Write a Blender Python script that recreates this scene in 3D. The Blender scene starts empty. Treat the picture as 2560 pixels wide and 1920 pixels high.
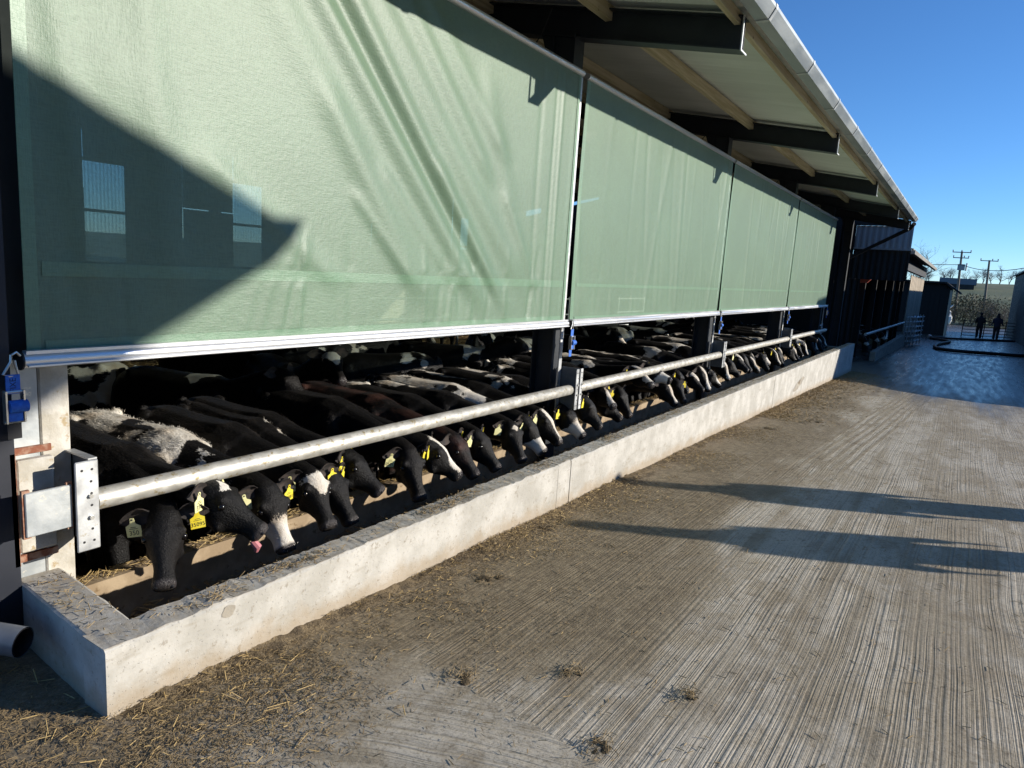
import bpy, bmesh, math, random
import numpy as np
from mathutils import Vector, Matrix, noise as mnoise
from math import sin, cos, pi, radians, sqrt

random.seed(7)
scene = bpy.context.scene
COL = scene.collection

# ------------------------------------------------------------------ camera
F_PX, YAW, PITCH, ROLL = 1760.0, .564, .1652, -.0648
CAM_Z = 1.596
fw = Vector((cos(PITCH)*cos(YAW), cos(PITCH)*sin(YAW), -sin(PITCH)))
rt = Vector((sin(YAW), -cos(YAW), 0)); dn = fw.cross(rt)
r2 = cos(ROLL)*rt + sin(ROLL)*dn
d2 = -sin(ROLL)*rt + cos(ROLL)*dn
cam_data = bpy.data.cameras.new("camera")
cam = bpy.data.objects.new("camera", cam_data)
COL.objects.link(cam)
m = Matrix((r2, -d2, -fw)).transposed().to_4x4()
m.translation = Vector((0, 0, CAM_Z))
cam.matrix_world = m
cam_data.sensor_width = 36.0
cam_data.lens = F_PX/2560*36.0
cam_data.clip_start = .05
cam_data.clip_end = 3000
scene.camera = cam

# ------------------------------------------------------------------ light
SUN_RATIO, SUN_TAN = .60, .294          # metres along x per metre along y, tangent of the elevation
sun_el = math.atan(SUN_TAN)
to_sun = Vector((SUN_RATIO, -1, 0)).normalized()*cos(sun_el) + Vector((0, 0, sin(sun_el)))
world = bpy.data.worlds.new("World"); scene.world = world
world.use_nodes = True
wn = world.node_tree
sky = wn.nodes.new("ShaderNodeTexSky")
sky.sky_type = 'NISHITA'; sky.sun_disc = False
sky.sun_elevation = sun_el
sky.sun_rotation = math.atan2(to_sun.x, to_sun.y)
sky.air_density = .85; sky.dust_density = 0; sky.ozone_density = 6; sky.altitude = 1000
bg = wn.nodes["Background"]
bg.inputs["Strength"].default_value = .146
hsv = wn.nodes.new("ShaderNodeHueSaturation")
hsv.inputs["Saturation"].default_value = 1.04
wn.links.new(sky.outputs[0], hsv.inputs["Color"])
wn.links.new(hsv.outputs[0], bg.inputs["Color"])
sd = bpy.data.lights.new("sun", 'SUN'); sd.energy = 5.0; sd.angle = radians(.53); sd.color = (1, .93, .825)
sun = bpy.data.objects.new("sun", sd); COL.objects.link(sun)
sun.rotation_euler = to_sun.to_track_quat('Z', 'Y').to_euler()
sun.location = (20, -30, 20)
vs = scene.view_settings
vs.view_transform = 'Standard'; vs.look = 'None'; vs.gamma = 1; vs.use_curve_mapping = False
vs.exposure = 0.32
scene.render.engine = 'CYCLES'
scene.cycles.use_denoising = True
scene.cycles.max_bounces = 6; scene.cycles.diffuse_bounces = 3; scene.cycles.glossy_bounces = 3
scene.cycles.transparent_max_bounces = 8; scene.cycles.sample_clamp_indirect = 4.0

# ------------------------------------------------------------------ helpers
def tag(o, label=None, cat=None, group=None, kind=None):
    if label: o["label"] = label
    if cat: o["category"] = cat
    if group: o["group"] = group
    if kind: o["kind"] = kind
    return o

def empty(name, loc, label, cat, group=None, rz=0.0):
    o = bpy.data.objects.new(name, None); COL.objects.link(o)
    o.location = loc; o.rotation_euler = (0, 0, rz); o.empty_display_size = .2
    return tag(o, label, cat, group)

def link(name, me, parent=None):
    o = bpy.data.objects.new(name, me); COL.objects.link(o)
    if parent is not None: o.parent = parent
    return o

class MB:
    """collects geometry for one mesh"""
    def __init__(s): s.v = []; s.f = []; s.m = []
    def add(s, vs_, fs_, mi=0):
        b = len(s.v); s.v += [tuple(p) for p in vs_]
        s.f += [tuple(i+b for i in f) for f in fs_]; s.m += [mi]*len(fs_)
        return s
    def box(s, a, b, mi=0, M=None):
        x0, y0, z0 = a; x1, y1, z1 = b
        P = [(x0,y0,z0),(x1,y0,z0),(x1,y1,z0),(x0,y1,z0),(x0,y0,z1),(x1,y0,z1),(x1,y1,z1),(x0,y1,z1)]
        if M is not None: P = [tuple(M @ Vector(p)) for p in P]
        return s.add(P, [(0,3,2,1),(4,5,6,7),(0,1,5,4),(1,2,6,5),(2,3,7,6),(3,0,4,7)], mi)
    def tube(s, pts, r, n=8, mi=0, caps=True, squash=1.0):
        pts = [Vector(p) for p in pts]; k = len(pts)
        rs = r if isinstance(r, (list, tuple)) else [r]*k
        up = None; V = []
        for i, p in enumerate(pts):
            t = (pts[min(i+1, k-1)]-pts[max(i-1, 0)])
            t = t.normalized() if t.length > 1e-9 else Vector((0, 0, 1))
            if up is None:
                a = Vector((0, 0, 1)) if abs(t.z) < .9 else Vector((1, 0, 0))
                up = (a - t*a.dot(t)).normalized()
            else:
                up = (up - t*up.dot(t)).normalized()
            sd_ = t.cross(up)
            for j in range(n):
                A = 2*pi*j/n
                V.append(p + (sd_*cos(A) + up*sin(A)*squash)*rs[i])
        Fs = [(i*n+j, i*n+(j+1) % n, (i+1)*n+(j+1) % n, (i+1)*n+j) for i in range(k-1) for j in range(n)]
        if caps:
            Fs.append(tuple(reversed(range(n)))); Fs.append(tuple((k-1)*n+j for j in range(n)))
        return s.add(V, Fs, mi)
    def prism(s, poly, axis, a, b, mi=0):
        """poly in the two other axes, extruded along axis from a to b"""
        def pt(u, v, w):
            return {'x': (w, u, v), 'y': (u, w, v), 'z': (u, v, w)}[axis]
        n = len(poly)
        V = [pt(u, v, a) for u, v in poly] + [pt(u, v, b) for u, v in poly]
        Fs = [tuple(range(n)), tuple(reversed(range(n, 2*n)))]
        Fs += [(i, i+n, (i+1) % n+n, (i+1) % n) for i in range(n)]
        return s.add(V, Fs, mi)
    def ball(s, c, r, n=10, k=6, mi=0):
        r = r if isinstance(r, (list, tuple)) else (r, r, r)
        V = [(c[0], c[1], c[2]-r[2])]
        for i in range(1, k):
            A = -pi/2+pi*i/k
            V += [(c[0]+r[0]*cos(A)*cos(2*pi*j/n), c[1]+r[1]*cos(A)*sin(2*pi*j/n), c[2]+r[2]*sin(A)) for j in range(n)]
        V.append((c[0], c[1], c[2]+r[2])); e = len(V)-1
        Fs = [(0, 1+(j+1) % n, 1+j) for j in range(n)]
        Fs += [(1+i*n+j, 1+i*n+(j+1) % n, 1+(i+1)*n+(j+1) % n, 1+(i+1)*n+j) for i in range(k-2) for j in range(n)]
        Fs += [(e, 1+(k-2)*n+j, 1+(k-2)*n+(j+1) % n) for j in range(n)]
        return s.add(V, Fs, mi)
    def mesh(s, name, mats, smooth=False, recalc=True):
        me = bpy.data.meshes.new(name)
        me.from_pydata(s.v, [], s.f)
        for mt in (mats if isinstance(mats, (list, tuple)) else [mats]): me.materials.append(mt)
        if any(s.m): me.polygons.foreach_set("material_index", s.m)
        if recalc:
            bm = bmesh.new(); bm.from_mesh(me)
            bmesh.ops.recalc_face_normals(bm, faces=bm.faces); bm.to_mesh(me); bm.free()
        if smooth:
            me.polygons.foreach_set("use_smooth", [True]*len(me.polygons))
            try: me.set_sharp_from_angle(angle=radians(40))
            except Exception: pass
        me.update()
        return me
    def build(s, name, mats, parent=None, smooth=False, bevel=0.0, recalc=True):
        o = link(name, s.mesh(name, mats, smooth, recalc), parent)
        if bevel:
            b = o.modifiers.new("bevel", 'BEVEL'); b.width = bevel; b.segments = 1; b.limit_method = 'ANGLE'
        return o

def copy_tree(o, parent=None):
    c = o.copy(); COL.objects.link(c); c.parent = parent
    for ch in list(o.children): copy_tree(ch, c)
    return c

# ------------------------------------------------------------------ materials
class NT:
    def __init__(s, mt): s.t = mt.node_tree; s.n = s.t.nodes
    def node(s, typ, **kw):
        nd = s.n.new(typ)
        for k, v in kw.items():
            if k.startswith('i_'):
                key = k[2:]; key = int(key) if key.isdigit() else key
                s.put(nd, key, v)
            else: setattr(nd, k, v)
        return nd
    def put(s, nd, key, v):
        if isinstance(v, bpy.types.NodeSocket): s.t.links.new(v, nd.inputs[key])
        else: nd.inputs[key].default_value = v
    def math(s, op, a, b=None, clamp=False):
        nd = s.n.new('ShaderNodeMath'); nd.operation = op; nd.use_clamp = clamp
        s.put(nd, 0, a)
        if b is not None: s.put(nd, 1, b)
        return nd.outputs[0]
    def ramp(s, x, a, b, lo=0., hi=1., smooth=True):
        nd = s.n.new('ShaderNodeMapRange'); nd.interpolation_type = 'SMOOTHSTEP' if smooth else 'LINEAR'
        for i, v in enumerate((x, a, b, lo, hi)): s.put(nd, i, v)
        return nd.outputs[0]
    def noise(s, vec, scale, detail=3, rough=.55, dist=0.):
        nd = s.n.new('ShaderNodeTexNoise'); s.put(nd, 'Vector', vec)
        nd.inputs['Scale'].default_value = scale; nd.inputs['Detail'].default_value = detail
        nd.inputs['Roughness'].default_value = rough; nd.inputs['Distortion'].default_value = dist
        return nd.outputs[0]
    def mix(s, f, a, b, typ='MIX'):
        nd = s.n.new('ShaderNodeMix'); nd.data_type = 'RGBA'; nd.blend_type = typ
        s.put(nd, 0, f)
        for k, v in ((6, a), (7, b)): s.put(nd, k, v if isinstance(v, bpy.types.NodeSocket) else (*v[:3], 1))
        return nd.outputs[2]
    def mapping(s, vec, scale=(1, 1, 1), rot=(0, 0, 0), loc=(0, 0, 0)):
        nd = s.n.new('ShaderNodeMapping'); s.put(nd, 'Vector', vec)
        nd.inputs['Scale'].default_value = scale; nd.inputs['Rotation'].default_value = rot; nd.inputs['Location'].default_value = loc
        return nd.outputs[0]
    def bump(s, h, strength=.3, dist=.01, normal=None):
        nd = s.n.new('ShaderNodeBump'); s.put(nd, 'Height', h)
        nd.inputs['Strength'].default_value = strength; nd.inputs['Distance'].default_value = dist
        if normal is not None: s.put(nd, 'Normal', normal)
        return nd.outputs[0]

def new_mat(name):
    mt = bpy.data.materials.new(name); mt.use_nodes = True
    nt = NT(mt); return mt, nt, nt.n['Principled BSDF']

def mat(name, c1, c2=None, rough=.7, metal=0., scale=6., bump=.15, bscale=None, bdist=.004, spots=None, stretch=(1, 1, 1), detail=4, spec=.5, rough2=None, thr=(.38, .66), island=.0):
    """two-tone worn surface: colour noise, roughness noise and fine relief"""
    mt, nt, bs = new_mat(name)
    co = nt.node('ShaderNodeTexCoord').outputs['Object']
    oi = nt.node('ShaderNodeObjectInfo')
    off = nt.node('ShaderNodeVectorMath', operation='MULTIPLY_ADD', i_0=oi.outputs['Random'], i_1=(17., 31., 11.), i_2=co).outputs[0]
    v = nt.mapping(off, scale=stretch)
    n1 = nt.noise(v, scale, detail)
    f = nt.ramp(n1, thr[0], thr[1])
    c = nt.mix(f, c1, c2 or c1)
    if island:
        k = nt.ramp(oi.outputs['Random'], 0, 1, 1-island, 1+island, smooth=False)
        c = nt.mix(1.0, c, nt.node('ShaderNodeCombineXYZ', i_0=k, i_1=k, i_2=k).outputs[0], 'MULTIPLY')
    if spots:
        n2 = nt.noise(off, spots[1], 5, .65)
        c = nt.mix(nt.ramp(n2, spots[2], spots[2]+spots[3]), c, spots[0])
    nt.put(bs, 'Base Color', c)
    nt.put(bs, 'Roughness', nt.ramp(n1, .3, .7, rough, rough2 if rough2 is not None else min(1, rough+.12)))
    bs.inputs['Metallic'].default_value = metal
    bs.inputs['Specular IOR Level'].default_value = spec
    if bump:
        nb = nt.noise(v, bscale or scale*6, 4, .6)
        nt.put(bs, 'Normal', nt.bump(nb, bump, bdist))
    return mt

M = {}
M['concrete'] = mat('concrete_precast', (.47,.445,.39), (.58,.555,.495), .82, scale=5.5, bump=.6, bscale=60, bdist=.005, spots=((.27,.225,.16), 30, .63, .06), detail=7)
M['concrete_old'] = mat('concrete_old', (.30,.27,.22), (.42,.38,.31), .9, scale=5, bump=.6, bscale=70, bdist=.005, spots=((.16,.12,.07), 9, .58, .08))
M['kerb'] = mat('kerb_concrete', (.29,.215,.135), (.40,.31,.205), .85, scale=8, bump=.4, spots=((.18,.12,.06), 12, .6, .08))
M['galv'] = mat('galvanised_steel', (.52,.53,.53), (.66,.67,.66), .38, .65, scale=9, bump=.12, bscale=55, spots=((.45,.40,.30), 14, .64, .06), rough2=.55)
M['galv_dirty'] = mat('galvanised_dirty', (.50,.48,.42), (.64,.62,.56), .42, .5, scale=22, bump=.2, bscale=80, spots=((.38,.31,.18), 26, .56, .10), stretch=(.6, 1, 1))
M['galv_plate'] = mat('galvanised_plate', (.40,.43,.44), (.55,.57,.56), .42, .45, scale=7, bump=.25, bscale=30, spots=((.66,.64,.56), 16, .60, .05))
M['galv_shade'] = mat('galvanised_shaded', (.10,.11,.12), (.15,.16,.17), .6, .3, scale=9, bump=.1)  # galvanised steel darkened to paint the shade inside the bracket channel
M['rust'] = mat('rusty_edge', (.24,.085,.045), (.42,.27,.19), .85, scale=30, bump=.4)
M['post_white'] = mat('limewashed_post', (.45,.415,.34), (.62,.59,.52), .9, scale=9, bump=.6, bscale=40, bdist=.006, spots=((.42,.33,.20), 15, .6, .08))
M['alu'] = mat('aluminium_bar', (.74,.75,.76), (.82,.83,.84), .30, .75, scale=3, bump=.05, stretch=(.3, 4, 4))
M['steel_dark'] = mat('painted_steel_navy', (.012,.016,.022), (.02,.025,.032), .5, .0, scale=4, bump=.1, spots=((.05,.045,.04), 18, .68, .05))
M['navy'] = mat('navy_cladding', (.008,.011,.02), (.014,.018,.03), .5, scale=3, bump=.05)
M['fibre'] = mat('fibre_cement_sheet', (.66,.68,.62), (.74,.76,.70), .85, scale=2.2, bump=.2, bscale=40, stretch=(1, .3, 1), island=.05)
M['timber'] = mat('purlin_timber', (.40,.33,.19), (.56,.48,.32), .75, scale=5, bump=.3, bscale=20, stretch=(.25, 5, 5), spots=((.10,.07,.03), 9, .66, .04))
M['gutter'] = mat('gutter_steel', (.27,.30,.31), (.38,.41,.41), .40, .35, scale=2.5, bump=.06, stretch=(.5, 3, 3))
M['strap'] = mat('blue_webbing', (.02,.12,.52), (.035,.18,.66), .6, scale=40, bump=.5, bscale=220, bdist=.001)
M['strap_print'] = mat('strap_print', (.006,.02,.09), rough=.7, bump=0)
M['black_plastic'] = mat('black_plastic', (.012,.012,.014), (.02,.02,.022), .5, bump=.05)
M['zinc'] = mat('zinc_hook', (.70,.69,.64), (.8,.79,.74), .25, .9, bump=.05)
M['pvc'] = mat('grey_pipe', (.12,.135,.155), (.17,.185,.205), .4, bump=.05, scale=5)
M['tag_yellow'] = mat('tag_yellow', (.78,.62,.03), (.84,.70,.06), .5, bump=.05, scale=20, spots=((.45,.33,.06), 40, .66, .04))
M['tag_pale'] = mat('tag_pale', (.74,.70,.32), (.80,.77,.42), .5, bump=.05, scale=20, spots=((.45,.38,.12), 40, .66, .04))
M['print'] = mat('tag_print', (.02,.02,.02), rough=.6, bump=0)
M['eye'] = mat('eye', (.006,.005,.005), rough=.08, bump=0)
M['tongue'] = mat('tongue', (.55,.20,.22), rough=.4, bump=.1, scale=40)
M['ear'] = mat('ear_black', (.018,.015,.014), (.06,.045,.038), .8, scale=25, bump=.5, bscale=150)
M['ear_white'] = mat('ear_white', (.6,.56,.5), (.7,.67,.62), .8, scale=25, bump=.5, bscale=150)
M['clad_grey'] = mat('grey_cladding', (.30,.32,.33), (.36,.38,.39), .5, scale=2, bump=.05, stretch=(1, 1, .2))
M['clad_dark'] = mat('dark_cladding', (.014,.015,.015), (.026,.026,.024), .7, scale=2, bump=.1, stretch=(1, 1, .2))
M['clad_blue'] = mat('blue_grey_cladding', (.018,.026,.034), (.032,.044,.056), .45, scale=1.5, bump=.05, stretch=(1, 1, .2))
M['old_roof'] = mat('old_roof', (.24,.23,.21), (.34,.33,.30), .9, scale=2, bump=.3, bscale=20, spots=((.14,.14,.10), 4, .6, .1))
M['board'] = mat('weathered_board', (.36,.30,.22), (.48,.42,.33), .85, scale=2.5, bump=.3, bscale=18, stretch=(4, 4, .25), island=.12)
M['board_dark'] = mat('tarred_board', (.008,.007,.0065), (.015,.0135,.012), .8, scale=2.5, bump=.3, stretch=(4, 4, .25))
M['pole'] = mat('pole_wood', (.16,.13,.10), (.26,.22,.18), .85, scale=3, bump=.3, stretch=(4, 4, .3))
M['hose'] = mat('hose_rubber', (.012,.012,.013), (.022,.021,.02), .45, scale=6, bump=.1)
M['red'] = mat('faded_red_metal', (.38,.06,.035), (.45,.10,.06), .55, scale=6, bump=.1)
M['bag'] = mat('white_bag', (.72,.70,.64), (.8,.78,.74), .7, scale=5, bump=.4, bscale=14)
M['cloth_dark'] = mat('dark_clothing', (.010,.011,.015), (.02,.021,.026), .85, scale=12, bump=.4, bscale=40)
M['cloth_navy'] = mat('navy_clothing', (.010,.013,.028), (.018,.022,.04), .85, scale=12, bump=.4, bscale=40)
M['skin'] = mat('skin', (.42,.25,.18), (.46,.28,.2), .55, bump=.05)
M['bark'] = mat('bark', (.13,.11,.085), (.20,.17,.14), .9, scale=4, bump=.4)
M['twig'] = mat('twigs', (.15,.12,.095), (.22,.18,.14), .9, scale=1.5, bump=0)
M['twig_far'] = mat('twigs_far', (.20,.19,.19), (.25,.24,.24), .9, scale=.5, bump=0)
M['leaf'] = mat('hedge_leaf', (.055,.06,.022), (.11,.095,.045), .7, scale=1.4, bump=0)
M['grass'] = mat('pasture', (.065,.095,.032), (.12,.135,.055), .9, scale=.06, bump=.4, bscale=3, bdist=.05, spots=((.14,.12,.06), .09, .58, .1))
M['sheet_blue'] = mat('far_roof', (.10,.13,.17), (.12,.15,.19), .5, bump=.02)
M['straw'] = mat('straw', (.30,.20,.07), (.52,.38,.17), .7, scale=.8, bump=0, thr=(.3, .7))
M['straw_dark'] = mat('wet_straw', (.17,.118,.055), (.34,.245,.12), .75, scale=.9, bump=0, thr=(.3, .7))
M['muck'] = mat('trodden_muck', (.10,.074,.042), (.26,.195,.11), .85, scale=14, bump=1., bscale=90, bdist=.012, detail=6)
M['dung'] = mat('dung', (.06,.042,.02), (.12,.085,.04), .8, scale=30, bump=.8, bscale=90, bdist=.01)

mt, nt, bs = new_mat('concrete_trough_front')
co = nt.node('ShaderNodeTexCoord').outputs['Object']
sx_ = nt.node('ShaderNodeSeparateXYZ', i_0=co)
n1 = nt.noise(co, 4.5, 6, .62); n2 = nt.noise(co, 34, 4, .6); n3 = nt.noise(nt.mapping(co, scale=(2.2, 2.2, 9)), 1.6, 4, .6)
c = nt.mix(nt.ramp(n1, .35, .68), (.41, .392, .345), (.555, .535, .485))
c = nt.mix(nt.ramp(n2, .60, .69, 0, .6), c, (.25, .21, .155))
c = nt.mix(nt.ramp(n3, .56, .72, 0, .5), c, (.31, .27, .205))
hgt = nt.math('ADD', sx_.outputs[2], nt.math('MULTIPLY', sx_.outputs[0], .0252))
spl = nt.ramp(nt.math('ADD', hgt, nt.math('MULTIPLY', nt.math('SUBTRACT', nt.noise(co, 7, 5, .65), .5), .22)), .13, .02)
c = nt.mix(nt.math('MULTIPLY', spl, .62), c, (.34, .255, .155))
topd = nt.ramp(sx_.outputs[2], .222, .2245)
tn = nt.noise(co, 26, 5, .7)
c = nt.mix(nt.math('MULTIPLY', topd, nt.ramp(tn, .35, .62, .15, .75)), c, (.33, .285, .22))
nt.put(bs, 'Base Color', c); bs.inputs['Roughness'].default_value = .85
pits = nt.noise(co, 75, 3, .6)
nt.put(bs, 'Normal', nt.bump(nt.math('ADD', nt.math('MULTIPLY', nt.ramp(pits, .60, .72), -1.), nt.math('MULTIPLY', n2, .7)), .55, .006))
M['trough'] = mt

# pane of corrugated clear sheet
mt, nt, bs = new_mat('clear_corrugated_sheet')
tr = nt.node('ShaderNodeBsdfTransparent', i_0=(.86, .92, .95, 1))
co = nt.node('ShaderNodeTexCoord').outputs['Object']
bs.inputs['Base Color'].default_value = (.75, .78, .78, 1); bs.inputs['Roughness'].default_value = .25
trl = nt.node('ShaderNodeBsdfTranslucent', i_0=(.7, .76, .78, 1))
w_ = nt.node('ShaderNodeTexWave', i_0=co, bands_direction='X'); w_.inputs['Scale'].default_value = 4.2
mx1 = nt.node('ShaderNodeMixShader', i_0=.5, i_1=bs.outputs[0], i_2=trl.outputs[0])
mx = nt.node('ShaderNodeMixShader', i_0=nt.ramp(w_.outputs[1], 0, 1, .72, .92), i_1=mx1.outputs[0], i_2=tr.outputs[0])
nt.t.links.new(mx.outputs[0], nt.n['Material Output'].inputs[0]); M['pane'] = mt

# curtain mesh fabric: woven green net, see-through where unlit
def curtain_mat(name, base, alpha, rough):
    mt, nt, bs = new_mat(name)
    co = nt.node('ShaderNodeTexCoord').outputs['Object']
    n1 = nt.noise(co, 1.6, 4)
    n2 = nt.noise(nt.mapping(co, scale=(60, 60, 8)), 3.0, 2)
    n3 = nt.noise(nt.mapping(co, scale=(8, 8, 60)), 3.0, 2)
    c = nt.mix(nt.ramp(n1, .35, .7), base, tuple(x*1.10 for x in base))
    wv = nt.math('MULTIPLY', n2, n3)
    c = nt.mix(nt.ramp(wv, .15, .38, .0, .30), c, tuple(x*.55 for x in base))
    n4 = nt.noise(co, 2.3, 5, .7)
    c = nt.mix(nt.ramp(n4, .60, .75, 0, .15), c, (.40, .42, .32))
    nt.put(bs, 'Base Color', c)
    bs.inputs['Roughness'].default_value = rough
    bs.inputs['Specular IOR Level'].default_value = .80
    bs.inputs['Sheen Weight'].default_value = .15
    fine = nt.noise(co, 30, 5, .75)
    nt.put(bs, 'Normal', nt.bump(nt.math('ADD', nt.math('MULTIPLY', fine, 1.2), wv), .30, .005))
    if alpha < 1:
        tr = nt.node('ShaderNodeBsdfTransparent', i_0=(.82, .95, .86, 1))
        mx = nt.node('ShaderNodeMixShader', i_0=alpha, i_1=tr.outputs[0], i_2=bs.outputs[0])
        nt.t.links.new(mx.outputs[0], nt.n['Material Output'].inputs[0])
    return mt
M['curtain'] = curtain_mat('green_mesh_fabric', (.146, .246, .152), .78, .48)
M['curtain_hem'] = curtain_mat('green_welded_hem', (.126, .240, .140), .94, .45)

# coat: black / white from the mesh's own coat attribute (r white, g wet nose, b brown tint)
def coat_mat(name, fur):
    mt, nt, bs = new_mat(name)
    at = nt.node('ShaderNodeAttribute', attribute_name='coat')
    sp = nt.node('ShaderNodeSeparateColor', i_0=at.outputs['Color'])
    co = nt.node('ShaderNodeTexCoord').outputs['Object']
    n1 = nt.noise(co, 45, 4, .65)
    n2 = nt.noise(co, 6, 3)
    nf = nt.noise(nt.mapping(co, scale=(22, 70, 50)), 2.2, 4, .7)
    wm = nt.ramp(nt.math('ADD', sp.outputs[0], nt.math('MULTIPLY', nt.math('SUBTRACT', nf, .5), .7)), .45, .57)
    blk = nt.mix(nt.ramp(n2, .35, .7), (.0028, .0026, .0027), (.0085, .0072, .0066)) if not fur else nt.mix(nt.ramp(n2, .4, .7), (.012, .011, .0105), (.045, .037, .031))  # hair strands get a paler black that paints in the sunlit sheen
    blk = nt.mix(sp.outputs[2], blk, (.05, .022, .016))
    wht = nt.mix(nt.ramp(n2, .4, .75), (.74, .70, .62), (.56, .47, .36))
    c = nt.mix(wm, blk, wht)
    c = nt.mix(sp.outputs[1], c, (.045, .040, .040))
    nt.put(bs, 'Base Color', c)
    nt.put(bs, 'Roughness', nt.mix(sp.outputs[1], nt.mix(n2, (.38, .38, .38), (.58, .58, .58)), (.22, .22, .22)))
    bs.inputs['Specular IOR Level'].default_value = .26 if not fur else .25
    bs.inputs['Sheen Weight'].default_value = .015 if not fur else 0
    bs.inputs['Sheen Roughness'].default_value = .45
    if not fur:
        st = nt.noise(nt.mapping(co, scale=(9, 42, 42)), 3.2, 4, .7)
        lump = nt.noise(co, 11, 3, .6)
        nt.put(bs, 'Normal', nt.bump(nt.math('ADD', st, nt.math('MULTIPLY', lump, 1.6)), .6, .012))
    return mt
M['coat'] = coat_mat('calf_coat', False)
M['fur'] = coat_mat('calf_fur', True)

# yard concrete: tined grooves, dirt along the trough, wet in the distance
def yard_mat():
    mt, nt, bs = new_mat('tined_concrete_yard')
    co = nt.node('ShaderNodeTexCoord').outputs['Object']
    s = nt.node('ShaderNodeSeparateXYZ', i_0=co)
    x, y = s.outputs[0], s.outputs[1]
    wob = nt.noise(nt.mapping(co, scale=(.5, .5, 0)), 1.0, 2)
    wob2 = nt.noise(nt.mapping(co, scale=(1.6, 1.6, 0), loc=(5, 2, 0)), 1.0, 2)
    # grooves along x on the long slab, curving away from the trough on the end slab
    vb = nt.math('ADD', y, nt.math('MULTIPLY', wob, .07))
    gb = nt.node('ShaderNodeCombineXYZ', i_0=nt.math('MULTIPLY', x, .30), i_1=nt.math('MULTIPLY', vb, 66.))
    bend = nt.math('POWER', nt.math('MAXIMUM', nt.math('SUBTRACT', y, .3), 0.), 2.)
    va = nt.math('ADD', nt.math('ADD', x, nt.math('MULTIPLY', bend, .16)), nt.math('MULTIPLY', wob2, .10))
    va = nt.math('ADD', va, nt.math('MULTIPLY', y, .10))
    ga = nt.node('ShaderNodeCombineXYZ', i_0=nt.math('MULTIPLY', y, .4), i_1=nt.math('MULTIPLY', va, 48.), i_2=7.)
    nb_ = nt.noise(gb.outputs[0], 1.0, 2.5, .6)
    na_ = nt.noise(ga.outputs[0], 1.0, 2.5, .6)
    jn = nt.math('ADD', nt.math('SUBTRACT', x, 2.06), nt.math('MULTIPLY', nt.math('SUBTRACT', y, 1.), -.10))
    slab = nt.ramp(nt.math('ADD', jn, nt.math('MULTIPLY', nt.math('SUBTRACT', wob2, .5), .08)), -.012, .012)
    gro = nt.math('ADD', nt.math('MULTIPLY', nb_, slab), nt.math('MULTIPLY', na_, nt.math('SUBTRACT', 1., slab)))
    groove = nt.ramp(gro, .38, .60)
    # dirt
    d1 = nt.noise(nt.mapping(co, scale=(.30, .80, 0), loc=(4, 1, 0)), 1.7, 6, .66)
    d2_ = nt.noise(nt.mapping(co, scale=(1, 1, 0), loc=(3, 9, 0)), 5.0, 5, .65)
    nearwall = nt.ramp(nt.math('ADD', nt.math('ADD', y, nt.math('MULTIPLY', nt.math('SUBTRACT', d1, .5), 2.4)), nt.ramp(x, 2.8, 1.2, 0, -.75)), .95, 1.7)
    leftdirt = nt.math('MULTIPLY', nt.ramp(y, 1.9, 2.4), nt.ramp(x, 1.6, 1.0))
    nearwall = nt.math('MAXIMUM', nearwall, leftdirt)
    patch = nt.ramp(nt.math('ADD', nt.math('MULTIPLY', d1, .7), nt.math('MULTIPLY', d2_, .3)), .45, .57)
    strk = nt.noise(nt.mapping(co, scale=(.25, 3.2, 0), loc=(1, 4, 0)), 1.3, 4, .6)
    patch = nt.math('MAXIMUM', nt.math('MULTIPLY', patch, .85), nt.ramp(strk, .48, .64, 0, .85))
    dirt = nt.math('MAXIMUM', nearwall, patch)
    dirt = nt.math('MULTIPLY', dirt, nt.ramp(d2_, .2, .6, .72, 1.))
    # tyre tracks swinging in from the far yard
    tc = nt.math('ADD', y, nt.math('MULTIPLY', nt.math('SUBTRACT', x, 12.), .055))
    tband = nt.math('MULTIPLY', nt.ramp(nt.math('ABSOLUTE', nt.math('SUBTRACT', tc, .78)), .34, .24), nt.ramp(x, 5.5, 8.))
    tl = nt.node('ShaderNodeTexWave', i_0=nt.node('ShaderNodeCombineXYZ', i_0=nt.math('ADD', tc, nt.math('MULTIPLY', wob, .08))).outputs[0])
    tl.inputs['Scale'].default_value = 3.4; tl.inputs['Distortion'].default_value = .4
    track = nt.math('MULTIPLY', tband, nt.ramp(tl.outputs[1], .3, .75))
    dirt = nt.math('MAXIMUM', dirt, nt.math('MULTIPLY', track, .9))
    # water
    w0 = nt.noise(nt.mapping(co, scale=(.16, 1.6, 0), loc=(8, 1, 0)), 1.1, 5, .62)
    wl = nt.math('ADD', nt.math('MULTIPLY', nt.math('SUBTRACT', x, 14.8), .15), nt.math('MULTIPLY', nt.math('SUBTRACT', w0, .5), 1.5))
    wl = nt.math('SUBTRACT', wl, nt.ramp(y, .8, 2.2, 0, 1.0))
    wet = nt.ramp(wl, -.35, .55)
    gm = nt.ramp(nt.noise(nt.mapping(co, scale=(.6, 1.2, 0), loc=(2, 5, 0)), 1.4, 4, .6), .34, .66, .05, 1.)
    gm = nt.math('MULTIPLY', gm, nt.ramp(x, 3.5, 9., 1., .35))
    darkl = nt.math('MULTIPLY', nt.ramp(gro, .385, .465, 1, 0), gm)
    ridge_ = nt.math('MULTIPLY', nt.ramp(gro, .50, .60), gm)
    base = nt.mix(nt.ramp(d2_, .3, .7), (.27, .215, .14), (.38, .315, .215))
    wear = nt.math('SUBTRACT', 1., dirt)
    pale = nt.math('MULTIPLY', nt.math('ADD', nt.math('MULTIPLY', wear, .58), nt.math('MULTIPLY', ridge_, .15)), nt.math('SUBTRACT', 1., nt.math('MULTIPLY', nearwall, .85)))
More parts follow.
